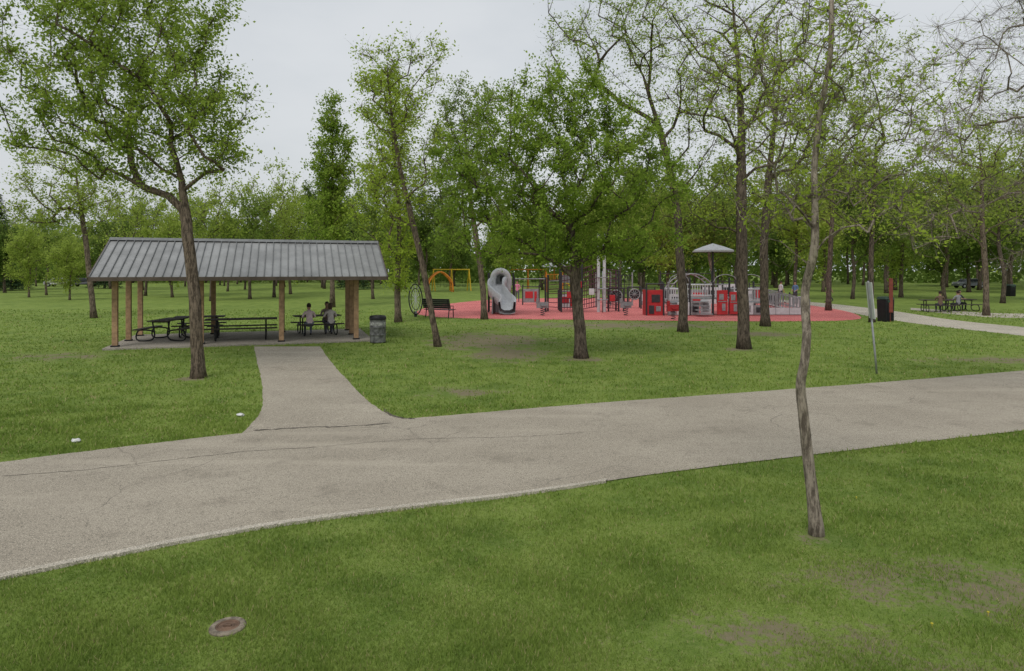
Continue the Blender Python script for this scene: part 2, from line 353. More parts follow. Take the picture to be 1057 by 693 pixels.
# ---------------------------------------------------------------- trees
def tree_meshes(path,blobs,K,nleaf,leaf,lm,bm_,r0,seed,tw=.7,zmin=1.5,seg=.45,tpc=16,upb=.3,jit=.07,sides=9,tdroop=0.,minr=.007,wj=.05,tap=(.8,.74,.22),bex=.58,limb=1.0,lowpen=0.0):
    r=np.random.default_rng(seed)
    path=catmull(path,max(6,int(len(path)*3))); path[1:-1,:2]+=r.normal(0,r0*wj,(len(path)-2,2))
    nodes=[p for p in path]; par=[-1]+list(range(len(path)-1)); chains=[list(range(len(path)))]
    vol=np.array([b[3]*b[4]*b[5] for b in blobs])**.8; pr_=vol/vol.sum()
    vol=np.array([b[3]*b[4]*b[5] for b in blobs])
    cl=[]; tries=0; md=(vol.sum()*4/K)**(1/3)*.62
    while len(cl)<K and tries<K*40:
        tries+=1; b=blobs[r.choice(len(blobs),p=pr_)]
        d=r.normal(size=3); d/=np.linalg.norm(d); rad=r.random()**(1/2.6)*r.uniform(.85,1.12)
        c=np.array(b[:3])+d*rad*np.array(b[3:6])
        if cl and tries<K*25 and np.min(np.linalg.norm(np.array(cl)-c,axis=1))<md: continue
        cl.append(c)
    cl=np.array(cl); tp=np.array(path)
    order=np.argsort([np.min(np.linalg.norm(tp-c,axis=1)) for c in cl])
    tips=[]
    for ci in order:
        c=cl[ci]; A=np.array(nodes); dv=c-A; d=np.linalg.norm(dv,axis=1)
        hor=np.hypot(dv[:,0],dv[:,1])
        cost=d+1.2*np.maximum(0,hor*.5-dv[:,2])*(1-lowpen)+np.where(A[:,2]<zmin,50,0)
        i=int(np.argmin(cost)); p0=A[i]; L=d[i]
        pi=par[i] if par[i]>=0 else i
        t=A[i]-A[pi]; t=t/(np.linalg.norm(t)+1e-6)
        n_=max(2,int(L/seg)); p1=p0+(t*.45+np.array([0,0,.3])+dv[i]/(L+1e-6)*.45)*L*.4; p2=c-np.array([0,0,upb*.25*L])
        if tdroop>0: p2=c+np.array([0,0,.3*L])
        ch=[i]
        for q in range(1,n_+1):
            s_=q/n_; p=(1-s_)**3*p0+3*(1-s_)**2*s_*p1+3*(1-s_)*s_*s_*p2+s_**3*c
            p=p+r.normal(0,.028*min(1,L),3)
            nodes.append(p); par.append(ch[-1]); ch.append(len(nodes)-1)
        chains.append(ch); tips.append(ch)
    cnt=np.zeros(len(nodes))
    for ch in tips:
        cnt[ch[-1]]+=1
    for i in range(len(nodes)-1,0,-1): cnt[par[i]]+=cnt[i]
    A=np.array(nodes); rad=limb*r0*(np.maximum(cnt,.5)/cnt[0])**bex
    nt_=len(path)
    for i in range(nt_):
        s_=i/nt_; rad[i]=max(rad[i],r0*(tap[0]-tap[1]*s_))*(1-tap[2]*s_)
        rad[i]*=1+.42*math.exp(-max(0,A[i][2])/(.14+r0*.5))
    rad=np.maximum(rad,minr)
    mb=MB()
    for k,ch in enumerate(chains):
        rr=[rad[j] for j in ch]
        if k>0: rr[0]=min(rr[0],rr[1]*1.2)
        pts=[A[j] for j in ch]
        if k==0: pts[0]=pts[0]-np.array([0,0,.05])
        mb.tube(pts,rr,sides if k==0 else (6 if rr[0]>.03 else 4),cap=(k==0))
    O=[];D=[]
    for ch in tips:
        m_=len(ch)
        for _ in range(tpc):
            q=ch[max(1,int(m_-1-abs(r.normal(0,m_*.33))))]
            O.append(A[q]+r.normal(0,.03,3)*min(1,tw)); dd=r.normal(size=3); dd[2]=dd[2]*.8+upb-tdroop; dd/=np.linalg.norm(dd)
            D.append(dd*tw*r.uniform(.35,1.15))
    O=np.array(O);D=np.array(D); nT=len(O)
    u=np.cross(D,[.3,.5,.8]); u/=np.linalg.norm(u,axis=1)[:,None]+1e-9; w=np.cross(D,u); w/=np.linalg.norm(w,axis=1)[:,None]+1e-9
    tr=max(.003,minr*.7)
    for i in range(nT):
        a=O[i];b=O[i]+D[i]
        mid=a+D[i]*.55+r.normal(0,.06,3)*tw
        mb.add([a+u[i]*tr,a-u[i]*tr*.5+w[i]*tr*.87,a-u[i]*tr*.5-w[i]*tr*.87,mid+u[i]*tr*.6,mid-u[i]*tr*.4+w[i]*tr*.5,mid-u[i]*tr*.4-w[i]*tr*.5,b],
               [(0,1,4,3),(1,2,5,4),(2,0,3,5),(3,4,6),(4,5,6),(5,3,6)])
    tm=bpy.data.meshes.new('trunk'); tm.from_pydata(mb.v,[],mb.f); tm.materials.append(bm_)
    tm.polygons.foreach_set('use_smooth',[True]*len(tm.polygons)); tm.update()
    wgt=r.gamma(1.6,1,nT); ti=r.choice(nT,nleaf,p=wgt/wgt.sum()); t=r.uniform(.1,1.1,nleaf)
    C=O[ti]+D[ti]*t[:,None]+r.normal(0,jit,(nleaf,3))
    nrm=r.normal(size=(nleaf,3)); nrm[:,2]+=.6; nrm/=np.linalg.norm(nrm,axis=1)[:,None]
    ax=r.normal(size=(nleaf,3)); ax-=nrm*np.sum(ax*nrm,1)[:,None]; ax/=np.linalg.norm(ax,axis=1)[:,None]; bx=np.cross(nrm,ax)
    L=leaf*r.uniform(.5,1.25,nleaf)[:,None]
    V=np.stack([C-ax*L*.5,C+bx*L*.3+nrm*L*.06,C+ax*L*.5,C-bx*L*.3+nrm*L*.06],1)
    cm=np_mesh('crown',V.reshape(-1,3),np.arange(nleaf*4).reshape(-1,4),lm)
    return tm,cm
def tree(label,Y,path,blobs,K,nleaf,leaf,lm,bk,r0,seed,group='park trees',dy=None,**kw):
    b=W(*path[0],Y); base=np.array([b[0],Y,0.])
    P=[W(x,y,Y)-base for x,y in path]; P[0][2]=0
    r=np.random.default_rng(seed+500)
    for i in range(2,len(P)): P[i][1]+=r.normal(0,.07)
    BB=[]
    for q in blobs:
        cx,cy,rx,ry=q[:4]; c=W(cx,cy,Y)-base; s_=Y/F; off=q[4] if len(q)>4 else 0
        BB.append((c[0],c[1]+off,c[2],rx*s_,rx*s_*.9,ry*s_))
    tm,cm=tree_meshes(P,BB,K,nleaf,leaf,lm,bk,r0,seed,**kw)
    e=thing('tree',label,'tree',tuple(base),0,group)
    mkobj('trunk',tm,e)
    if cm: mkobj('crown',cm,e)
    return e
tree('tall leaning tree with fresh green leaves beside the picnic shelter',16.3,[(205,390),(203,350),(201,300),(196,255),(191,215),(186,180),(176,145)],
  [(120,25,100,70),(150,95,85,60),(50,115,58,55),(215,130,48,60),(30,55,45,45),(70,-20,80,50),(190,35,50,60),(130,165,60,25)],180,44000,.092,LF_mid,BK,.170,11,zmin=3.4,tw=.70,jit=.09,limb=.88)
tree('dense rounded leafy tree in front of the play area',20,[(600,370),(598,335),(595,300),(593,265),(590,235),(586,210)],
  [(578,165,105,80),(498,180,62,62),(662,185,55,68),(575,110,75,42),(540,240,82,34),(635,245,64,32)],210,60000,.098,LF_cen,BKD,.18,12,zmin=2.3,tw=.68,jit=.07)
tree('thin crooked young tree with peeling bark on the near lawn',6.6,[(843,552),(839,515),(834,470),(830,430),(827,400),(829,375),(832,345),(836,300),(838,260),(841,220),(844,170),(848,120),(852,60),(856,0)],
  [(840,60,90,80,.1),(775,110,55,65,-.3),(900,150,60,55,.3),(795,215,40,40,.1),(885,215,45,40,-.2),(945,175,55,45,.1),(970,100,60,55,.1),(735,60,40,50,.2),(840,180,45,60,.3),(960,235,45,28,.1)],170,5200,.046,LF_yel,BKL,.062,13,zmin=2.15,tw=.38,seg=.12,tpc=11,jit=.015,sides=14,minr=.0024,wj=.02,tap=(.95,.5,.2),limb=.75,lowpen=.5,tdroop=.15)
tree('slim leaning tree with sparse upper twigs by the footpath',23,[(452,357),(444,315),(434,265),(425,225),(415,185),(407,140),(402,95),(400,60)],
  [(405,175,40,52),(432,130,30,60),(400,90,38,50),(440,70,32,38)],85,6500,.11,LF_yel,BK,.11,14,zmin=3.3,tw=.75,jit=.1)
tree('tall dark trunked tree with thin new leaves',22.4,[(768,360),(767,310),(765,250),(764,190),(764,130),(761,70),(757,0),(755,-60)],
  [(755,20,85,90),(720,110,50,50),(805,110,55,70),(735,210,30,45),(790,190,32,45)],130,9500,.088,LF_yel,BKD,.195,15,zmin=3.5,tw=.8,jit=.08)
tree('tall spreading tree with sparse leaves beside the play area',28.5,[(705,343),(705,305),(702,260),(699,215),(690,170),(677,120),(664,80)],
  [(640,35,90,62),(690,80,60,80),(600,25,48,42),(702,200,32,48),(735,150,36,50)],125,10500,.11,LF_mid,BKD,.195,16,zmin=3.6,tw=.95,jit=.1)
tree('dark trunked tree with thin foliage by the play area edge',31.5,[(790,337),(789,300),(789,250),(792,200),(798,150),(804,90),(806,40)],
  [(800,90,75,75),(840,160,50,52),(772,190,32,48),(850,60,55,60)],120,9000,.115,LF_yel,BKD,.20,17,zmin=3.8,tw=.95,jit=.1)
tree('slender tree with yellow green leaves near the slide',36,[(500,330),(498,295),(492,250),(486,210),(482,165),(480,130)],
  [(478,160,38,60),(508,190,34,48),(452,190,24,48),(490,108,34,32)],95,14000,.15,LF_far,BK,.165,18,zmin=3.5,tw=.85,jit=.12)
tree('tree with ivy like yellow foliage low on its trunk',34,[(411,333),(410,300),(411,260),(412,220),(408,170),(404,120),(402,80)],
  [(411,255,24,55),(405,180,38,50),(383,210,28,34),(400,110,34,42)],95,12000,.15,LF_yel,BK,.165,19,zmin=1.6,tw=.75,jit=.12)
tree('leaning tree with airy foliage on open lawn',37,[(97,328),(93,290),(88,245),(82,205),(78,175)],
  [(72,175,50,38),(102,205,42,32),(42,205,34,32)],75,7500,.15,LF_far2,BK,.15,20,zmin=4,tw=.95,jit=.14)
tree('narrow columnar poplar with dense fresh leaves',48,[(343,312),(343,260),(343,200),(343,140),(343,95)],
  [(343,230,27,45),(343,165,22,50),(343,112,11,34)],110,16000,.21,LF_cen,BK,.17,21,zmin=2.5,tw=.9,upb=1.0,jit=.15)
tree('slim tree with thin spring foliage beside the path',34,[(900,333),(899,290),(900,240),(903,190),(902,150)],
  [(890,140,55,62),(925,90,50,62),(868,210,36,45),(930,210,36,40)],100,7000,.125,LF_far2,BKD,.13,22,zmin=3.6,tw=.95,jit=.11)
tree('slim tree with bare twigs and few leaves',39,[(1018,327),(1017,280),(1014,230),(1012,180),(1010,150)],
  [(1010,150,60,62),(978,190,44,48),(1052,180,44,52)],100,5500,.14,LF_far2,BK,.16,23,zmin=3.5,tw=1.05,jit=.13)
tree('large tree with drooping nearly bare branches',13.5,[(1120,413),(1118,370),(1114,300),(1110,230),(1104,150),(1098,70),(1090,0)],
  [(1040,110,75,62,0),(1080,0,90,70,0),(990,150,50,45,.5),(1110,160,60,60,0),(975,60,50,44,0),(1030,215,60,34,-.4),(970,225,42,30,.2),(1040,260,45,22,0)],250,2600,.052,LF_yel,BKL,.15,24,zmin=2.8,tw=.75,tdroop=.6,tpc=16,minr=.0042,limb=.62,lowpen=.9)
tree('tall tree with light foliage among the path side trees',44,[(855,322),(856,280),(858,230),(862,180)],
  [(865,130,50,62),(832,180,38,48),(900,190,36,44)],90,9000,.17,LF_far,BKD,.17,25,zmin=4,tw=1.05,jit=.15)
protos=[]
specs=[(11,LF_far,BK,8500,60,[(0,0,7.4,3.1,3.1,3.1),(1.6,0,5.2,2.4,2.4,2.0),(-1.7,.3,5.4,2.2,2.4,2.0)]),
       (10,LF_far2,BK,8000,60,[(0,0,6.4,2.8,2.8,3.1),(.8,0,4.0,2.4,2.2,2.0)]),
       (12.5,LF_far2,BKD,8500,65,[(0,0,9.0,3.3,3.3,3.2),(-1.4,0,6.2,2.6,2.6,2.1),(1.8,0,7.0,2.2,2.2,2.2)]),
       (11.5,LF_far2,BKD,4500,70,[(0,0,8.0,3.6,3.6,3.2),(1.0,.5,5.4,2.6,2.6,1.8)]),
       (8,LF_deep,BKD,9500,50,[(0,0,4.3,2.8,2.8,3.0)]),
       (11,LF_deep,BKD,9500,60,[(0,0,7.4,3.0,3.0,3.3),(1.2,0,5.0,2.4,2.4,2.0)])]
plab=['distant leafy tree with rounded green crown','distant yellow green leafy tree','tall distant tree with light green crown','distant thinly leaved tree with visible twigs','low dense round green tree','distant tree with deep green crown']
for k,(h,lm,bk,nl,K,bl) in enumerate(specs):
    r=np.random.default_rng(60+k)
    P=[np.array([r.normal(0,.03*q*h/5),r.normal(0,.03*q*h/5),h*.75*q/5]) for q in range(6)]; P[0][:]=0
    tm,cm=tree_meshes(P,bl,K,nl,.24,lm,bk,.14,70+k,tw=1.2,zmin=h*.2,seg=.8,tpc=10,jit=.2,sides=7,minr=.010)
    protos.append((tm,cm))
def spruce():
    r=np.random.default_rng(5); mb=MB(); mb.tube([(0,0,-.05),(0,0,5),(0,0,12.6)],[.2,.12,.02],8)
    n=12000; z=.8+11.8*(1-np.sqrt(1-r.random(n)*.985)); ph=(z*1.9)%1
    Rm=(12.9-z)*.23*(.72+.35*ph); rad=Rm*r.random(n)**.45; a=r.uniform(0,6.283,n)
    a=np.round(a*7/6.283)*6.283/7+z*1.7+r.normal(0,.22,n)
    C=np.stack([rad*np.cos(a),rad*np.sin(a),z-rad*.28],1)
    for i in range(0,n,60): mb.tube([(0,0,z[i]),tuple(C[i])],[.03,.01],4,cap=False)
    out=np.stack([np.cos(a),np.sin(a),-.35+0*a],1)+r.normal(0,.3,(n,3)); out/=np.linalg.norm(out,axis=1)[:,None]
    s_=np.cross(out,[0,0,1])+r.normal(0,.3,(n,3)); s_/=np.linalg.norm(s_,axis=1)[:,None]
    V=np.stack([C-out*.16,C+s_*.05,C+out*.2,C-s_*.05],1)
    cm=np_mesh('crown',V.reshape(-1,3),np.arange(n*4).reshape(-1,4),LF_spr)
    tm=bpy.data.meshes.new('trunk'); tm.from_pydata(mb.v,[],mb.f); tm.materials.append(BKD); return tm,cm
SPR=spruce()
def put(tmcm,label,x,y,rz,sc,cat='tree',grp='trees behind the lawn',nm='tree'):
    e=thing(nm,label,cat,(x,y,0),rz,grp); e.scale=sc
    mkobj('trunk',tmcm[0],e); mkobj('crown',tmcm[1],e)
r=np.random.default_rng(99); placed=[]
def try_put(px,Y,k,s,md=3.2):
    x=(px-CX)*Y/F
    for q in placed:
        if math.hypot(q[0]-x,q[1]-Y)<md: return
    placed.append((x,Y)); put(protos[k],plab[k],x,Y,r.uniform(0,6.28),(s*r.uniform(.9,1.1),s*r.uniform(.9,1.1),s*r.uniform(.95,1.15)))
hand=[(30,66,1,.68),(48,72,0,.8),(72,60,1,.6),(218,58,3,1.0),(258,62,0,1.0),(283,66,3,1.05),(150,70,3,1.0),(120,78,5,.9),(5,80,4,1.2),
      (300,75,1,1.15),(235,85,5,.9),(385,62,0,1.0),(440,82,5,1.15),(465,92,0,1.2),(520,86,1,1.2),(560,92,5,1.2),(640,74,2,1.1),(690,66,1,1.25),
      (735,62,0,1.2),(820,60,2,1.1),(880,62,5,1.15),(930,66,1,1.3),(975,60,0,1.2),(1035,54,3,1.2),(1060,60,5,1.2),(850,84,1,1.5),
      (760,76,5,1.2),(915,78,3,1.4),(610,84,1,1.4),(178,66,1,.9),(205,72,0,.95),(1045,78,5,1.3),(665,84,4,1.4),(1000,82,4,1.5)]
for h in hand: try_put(*h)
for _ in range(500):
    px=r.uniform(-90,1150); Y=r.uniform(90,134)
    if len(placed)>=112: break
    s=(1.0 if px<330 else 1.3 if px<620 else 1.55)*r.uniform(.85,1.12)
    try_put(px,Y,int(r.choice([0,1,2,3,4,5,5,1,4])),s,5.5)
for px,Y,s in ((-2,88,1.15),(16,96,.85),(108,100,.9),(365,95,1.0),(-25,92,1.05)):
    put(SPR,'dark conical spruce at the park edge',(px-CX)*Y/F,Y,px,(s,s,s))
nw=60000; px=r.uniform(-250,1300,nw); Y=r.uniform(140,185,nw); X=(px-CX)*Y/F
top=(10+2.5*np.sin(X*.11)+1.8*np.sin(X*.31+1)+1.4*np.sin(X*.83+Y*.2))*(1+.5*np.clip((px-450)/400,0,1))
Z=top*r.random(nw)**.85
C=np.stack([X,Y,Z],1); nn=r.normal(size=(nw,3)); nn/=np.linalg.norm(nn,axis=1)[:,None]; ax=np.cross(nn,r.normal(size=(nw,3))); ax/=np.linalg.norm(ax,axis=1)[:,None]; bx=np.cross(nn,ax)
L=r.uniform(.5,1.3,nw)[:,None]
V=np.stack([C-ax*L*.6,C+bx*L*.4,C+ax*L*.6,C-bx*L*.4],1)
o=mkobj('woodland',np_mesh('woodland',V.reshape(-1,3),np.arange(nw*4).reshape(-1,4),LF_deep)); o['kind']='stuff'
# ---------------------------------------------------------------- picnic shelter
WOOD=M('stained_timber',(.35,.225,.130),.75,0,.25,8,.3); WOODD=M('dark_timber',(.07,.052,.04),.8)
ROOF=M('weathered_roof_metal',(.275,.28,.28),.5,.15,.18,1.2,.05); RIB=M('roof_rib_metal',(.18,.185,.187),.5,.15)
FASC=M('fascia_brown',(.10,.075,.06),.6); BLK=M('black_coated_metal',(.018,.018,.02),.45,.2); PLANK=M('dark_recycled_planks',(.060,.050,.042),.7)
ang=math.atan2(.316,.949)
mb=MB()
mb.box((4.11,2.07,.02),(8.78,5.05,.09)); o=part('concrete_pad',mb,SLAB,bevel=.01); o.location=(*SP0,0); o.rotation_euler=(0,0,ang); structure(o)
sh=thing('picnic_shelter','open timber picnic shelter with ribbed grey metal roof','shelter',(*SP0,0),ang)
posts=[(a,b) for a in (0,2.63,5.27,7.9) for b in (0,4.0)]+[(0,2.0),(7.9,2.0)]
for a,b in posts:
    mb=MB(); hgt=2.36
    mb.box((a,b,.065+hgt/2),(.17,.17,hgt)); mb.box((a,b,.09),(.24,.24,.05),mi=1)
    part('post',mb,[WOOD,BLK],sh,bevel=.008)
zE,zR=2.40,3.74; y0,yr,y1=-.7,2.05,4.8; xa,xb=-.6,8.95
roof=MB(); th=.05
for ya,yb in ((y0,yr),(y1,yr)):
    roof.add([(xa,ya,zE),(xb,ya,zE),(xb,yb,zR),(xa,yb,zR),(xa,ya,zE-th),(xb,ya,zE-th),(xb,yb,zR-th),(xa,yb,zR-th)],
      [(0,1,2,3),(7,6,5,4),(0,4,5,1),(0,3,7,4),(1,5,6,2)])
sl=math.hypot(yr-y0,zR-zE)
roof.m=[0]*len(roof.f)
nr=36
for i in range(nr+1):
    x=xa+.02+(xb-xa-.04)*i/nr
    for ya in (y0,y1):
        a=Vector((x,ya,zE+.012)); b=Vector((x,yr,zR+.012))
        roof.add([a+Vector((-.016,0,0)),a+Vector((.016,0,0)),a+Vector((.010,0,.04)),a+Vector((-.010,0,.04)),b+Vector((-.016,0,0)),b+Vector((.016,0,0)),b+Vector((.010,0,.04)),b+Vector((-.010,0,.04))],
           [(0,1,2,3),(7,6,5,4),(0,4,5,1),(1,5,6,2),(2,6,7,3),(3,7,4,0)],1)
part('roof',roof,[ROOF,RIB],sh)
mb=MB(); mb.add([(xa-.01,yr-.16,zR-.02),(xb+.01,yr-.16,zR-.02),(xb+.01,yr,zR+.085),(xa-.01,yr,zR+.085),(xb+.01,yr+.16,zR-.02),(xa-.01,yr+.16,zR-.02)],[(0,1,2,3),(3,2,4,5)])
part('ridge_cap',mb,RIB,sh)
mb=MB()
for ya in (y0-.015,y1+.015): mb.box(((xa+xb)/2,ya,zE-.06),(xb-xa+.02,.03,.13))
sa=math.atan2(zR-zE,yr-y0)
for x in (xa-.02,xb+.02):
    for s_,yc in ((1,(y0+yr)/2),(-1,(y1+yr)/2)): mb.box((x,yc,(zE+zR)/2-.07),(.035,sl,.15),rx=s_*sa)
part('fascia',mb,FASC,sh)
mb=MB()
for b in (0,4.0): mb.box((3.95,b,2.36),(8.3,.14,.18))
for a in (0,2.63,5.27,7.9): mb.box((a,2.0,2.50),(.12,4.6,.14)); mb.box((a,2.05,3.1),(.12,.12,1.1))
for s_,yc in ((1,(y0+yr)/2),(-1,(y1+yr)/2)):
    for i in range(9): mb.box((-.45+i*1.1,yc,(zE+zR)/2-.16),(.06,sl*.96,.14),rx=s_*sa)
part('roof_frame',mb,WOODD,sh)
def SHp(a,b,z=.065): p=SP0+SU*a+SV*b; return (p[0],p[1],z)
def picnic_table(label,loc,rz,L=1.9,group=None):
    t=thing('picnic_table',label,'picnic table',loc,rz,group)
    mb=MB()
    for i in range(5): mb.box((0,-.30+i*.15,.745),(L,.135,.04))
    part('table_top',mb,PLANK,t,bevel=.005)
    for s_ in (-1,1):
        mb=MB()
        for i in range(2): mb.box((0,s_*(.66+i*.14),.44),(L,.13,.04))
        part('seat',mb,PLANK,t,bevel=.005)
    for x in (-L*.34,L*.34):
        mb=MB()
        for s_ in (-1,1):
            pts=[(x,s_*.30,.72),(x,s_*.26,.5),(x,s_*.22,.25),(x,s_*.30,.08),(x,s_*.5,.03),(x,s_*.75,.03),(x,s_*.86,.12),(x,s_*.84,.3),(x,s_*.74,.41),(x,s_*.4,.40),(x,s_*.24,.34)]
            mb.tube(catmull(pts,26),.027,8)
        mb.cyl((x,-.30,.70),(x,.30,.70),.025)
        part('leg',mb,BLK,t,smooth=True)
    return t
G='picnic tables under the shelter'
picnic_table('black picnic table with curved tube legs under the shelter',SHp(1.3,2.0),ang+math.pi/2-.25,1.8,G)
picnic_table('long dark picnic table on the shelter pad',SHp(3.85,1.5),ang+.02,2.5,G)
picnic_table('black picnic table with people seated at it',SHp(6.6,2.6),ang+.15,1.8,G)
picnic_table('dark picnic table near the rear shelter posts',SHp(2.2,3.4),ang,1.8,G)
DR=M('dented_grey_steel',(.17,.17,.17),.5,.5,.5,7,.3); RUST=M('rusty_brown',(.15,.095,.065),.85,0,.4,9,.5)
def barrel(label,x,y):
    b=thing('litter_barrel',label,'litter bin',(x,y,0))
    mb=MB(); pr=[(.0,.02),(.28,.02),(.29,.04)]
    for z in np.linspace(.06,.84,27):
        k=math.exp(-((z-.30)/.02)**2)+math.exp(-((z-.58)/.02)**2); pr.append((.285+.014*k,z))
    pr+=[(.297,.86),(.297,.885),(.275,.885),(.272,.2),(0,.2)]
    mb.lathe(pr,n=28); part('drum',mb,DR,b,smooth=True)
    mb=MB(); mb.lathe([(.302,.845),(.305,.87),(.30,.95),(.26,.99),(.17,1.0),(.16,.93),(.26,.9)],n=28); part('rim',mb,BLK,b,smooth=True)
    mb=MB(); mb.lathe([(.288,.64),(.2885,.66),(.2895,.74),(.288,.76)],n=28); part('painted_band',mb,M('pale_band',(.30,.30,.29),.6,0,.45,14),b,smooth=True)
    return b
x,y=Gd(390,354); barrel('dented grey steel drum litter bin beside the shelter',x,y)
# ---------------------------------------------------------------- people
SKIN=M('skin',(.42,.25,.18),.6,0,.06); 
def person(label,loc,rz,pose,shirt,trou,hairc=(.03,.02,.015),longhair=False,sc=1.,group=None,arms='table',lean=0.):
    J={};Ed=[]
    def j(n_,p,r_,par=None,cat=1):
        J[n_]=(Vector(p),r_); 
        if par: Ed.append((par,n_,cat))
    sit=pose=='sit'; h=0 if sit else .42
    def ly(z): return lean*max(0,z-.55)
    j('pel',(0,0,.53+h),(.155,.12)); j('wai',(0,-.01+ly(.70),.70+h),(.13,.10),'pel'); j('che',(0,ly(.88),.88+h),(.155,.11),'wai'); j('uch',(0,ly(1.),1.0+h),(.12,.085),'che')
    j('nec',(0,.01+ly(1.1),1.10+h),(.052,.052),'uch',0); j('jaw',(0,.035+ly(1.16),1.18+h),(.066,.075),'nec',0); j('hea',(0,.025+ly(1.16),1.26+h),(.082,.098),'jaw',0); j('top',(0,.01+ly(1.16),1.335+h),(.062,.072),'hea',0)
    j('nos',(0,.135+ly(1.16),1.235+h),(.012,.012),'hea',0)
    for s_ in (-1,1):
        j('ear%d'%s_,(s_*.092,.01+ly(1.16),1.24+h),(.012,.018),'hea',0)
        j('sh%d'%s_,(s_*.175,ly(1.),1.0+h),(.062,.062),'uch')
        if arms=='table': el=(s_*.26,.12+ly(.85),.80+h); wr=(s_*.12,.36+ly(.75),.80+h); d=Vector((-s_*.5,.85,0)).normalized()
        elif arms=='walk': el=(s_*.24,-.03*s_,.73+h); wr=(s_*.25,.10*s_,.50+h); d=Vector((0,.25*s_,-1)).normalized()
        else: el=(s_*.25,.02,.73+h); wr=(s_*.16,.22,.62+h); d=Vector((-s_*.4,.8,-.2)).normalized()
        j('el%d'%s_,el,(.043,.043),'sh%d'%s_); j('wr%d'%s_,wr,(.027,.027),'el%d'%s_,0)
        p=Vector(wr)+d*.06; j('pa%d'%s_,p,(.034,.02),'wr%d'%s_,0)
        lat=d.cross(Vector((0,0,1)) if abs(d.z)<.7 else Vector((0,1,0))).normalized()
        for q in range(4):
            ln=(.028,.034,.032,.024)[q]; b1=p+d*.045+lat*(q-1.5)*.021; b2=b1+d*ln+Vector((0,0,-.004)); b3=b2+d*ln*.7+Vector((0,0,-.016))
            j('f%d%da'%(q,s_),b1,(.010,.010),'pa%d'%s_,0); j('f%d%db'%(q,s_),b2,(.009,.009),'f%d%da'%(q,s_),0); j('f%d%dc'%(q,s_),b3,(.007,.007),'f%d%db'%(q,s_),0)
        b1=p-lat*.045+d*.005; j('t%da'%s_,b1,(.011,.011),'pa%d'%s_,0); j('t%db'%s_,b1+d*.035-lat*.01,(.009,.009),'t%da'%s_,0)
        j('hi%d'%s_,(s_*.095,.01,.50+h),(.095,.095),'pel',2)
        if sit: kn=(s_*.12,.44,.52); an=(s_*.12,.40,.11); toe=(s_*.13,.56,.045)
        elif pose=='walk': kn=(s_*.10,.10 if s_>0 else .02,.50); an=(s_*.10,.22 if s_>0 else -.28,.09 if s_>0 else .16); toe=(s_*.11,an[1]+.16,.04 if s_>0 else .05)
        else: kn=(s_*.11,.02,.50); an=(s_*.12,0,.09); toe=(s_*.14,.16,.04)
        j('kn%d'%s_,kn,(.06,.06),'hi%d'%s_,2); 
        mid=(Vector(kn)+Vector(an))/2+Vector((0,-.02,.03)); j('ca%d'%s_,mid,(.054,.054),'kn%d'%s_,2)
        j('an%d'%s_,an,(.038,.038),'ca%d'%s_,2); j('to%d'%s_,toe,(.042,.032),'an%d'%s_,3)
    names=list(J); idx={n_:i for i,n_ in enumerate(names)}
    me=bpy.data.meshes.new('b'); me.from_pydata([J[n_][0] for n_ in names],[(idx[a],idx[b]) for a,b,_ in Ed],[])
    ob=bpy.data.objects.new('tmp',me); COL.objects.link(ob)
    ob.modifiers.new('s','SKIN')
    for i,n_ in enumerate(names):
        sv=me.skin_vertices[0].data[i]; sv.radius=J[n_][1]; sv.use_root=(i==0)
    ss=ob.modifiers.new('u','SUBSURF'); ss.levels=2; ss.render_levels=2
    dg=bpy.context.evaluated_depsgraph_get(); m2=bpy.data.meshes.new_from_object(ob.evaluated_get(dg)); bpy.data.objects.remove(ob)
    m2.name='person'; m2.materials.clear()
    for mm in (SKIN,M('shirt_'+str(shirt),shirt,.85,0,.12,10),M('trousers_'+str(trou),trou,.85,0,.12,10),M('shoes_dark',(.04,.035,.03),.7)): m2.materials.append(mm)
    n_=len(m2.polygons); c=np.zeros(n_*3); m2.polygons.foreach_get('center',c); c=c.reshape(-1,3)
    best=np.full(n_,9.); mi=np.zeros(n_,int)
    for a,b,cat in Ed:
        A=np.array(J[a][0]);B=np.array(J[b][0]); d=B-A; t=np.clip(((c-A)@d)/(d@d),0,1); dist=np.linalg.norm(c-A-t[:,None]*d,axis=1)/max(.03,min(J[b][1][0],.1))
        m_=dist<best; best[m_]=dist[m_]; mi[m_]=cat
    m2.polygons.foreach_set('material_index',mi.astype(np.int32)); m2.polygons.foreach_set('use_smooth',[True]*n_)
    e=mkobj('person',m2,None,loc); e.rotation_euler=(0,0,rz); e.scale=(sc,sc,sc); tag(e,label,'person',group)
    bm=bmesh.new(); bmesh.ops.create_uvsphere(bm,u_segments=18,v_segments=12,radius=1.)
    for v in bm.verts:
        v.co=Vector((v.co.x*.093,v.co.y*.112,v.co.z*.115))
        if longhair and v.co.y<.03 and v.co.z<0: v.co.z*=2.0
        v.co+=Vector((0,.012,1.275+h))
    bmesh.ops.delete(bm,geom=[v for v in bm.verts if (v.co.y>.05 and v.co.z<1.30+h) or (not longhair and v.co.z<1.215+h)],context='VERTS')
    for v in bm.verts: v.co.y+=ly(1.16)
    hm=bpy.data.meshes.new('hair'); bm.to_mesh(hm); bm.free(); hm.materials.append(M('hair_'+str(hairc),hairc,.7,0,.3,20))
    hm.polygons.foreach_set('use_smooth',[True]*len(hm.polygons)); ho=mkobj('hair',hm,e)
    sd=ho.modifiers.new('s','SOLIDIFY'); sd.thickness=.012
    for s_ in (-1,1):
        mb=MB(); mb.lathe([(0.0001,-.009),(.007,-.006),(.009,0),(.007,.006),(.0001,.009)],(s_*.032,.112+ly(1.16),1.262+h),8); part('eye',mb,BLK,e,smooth=True)
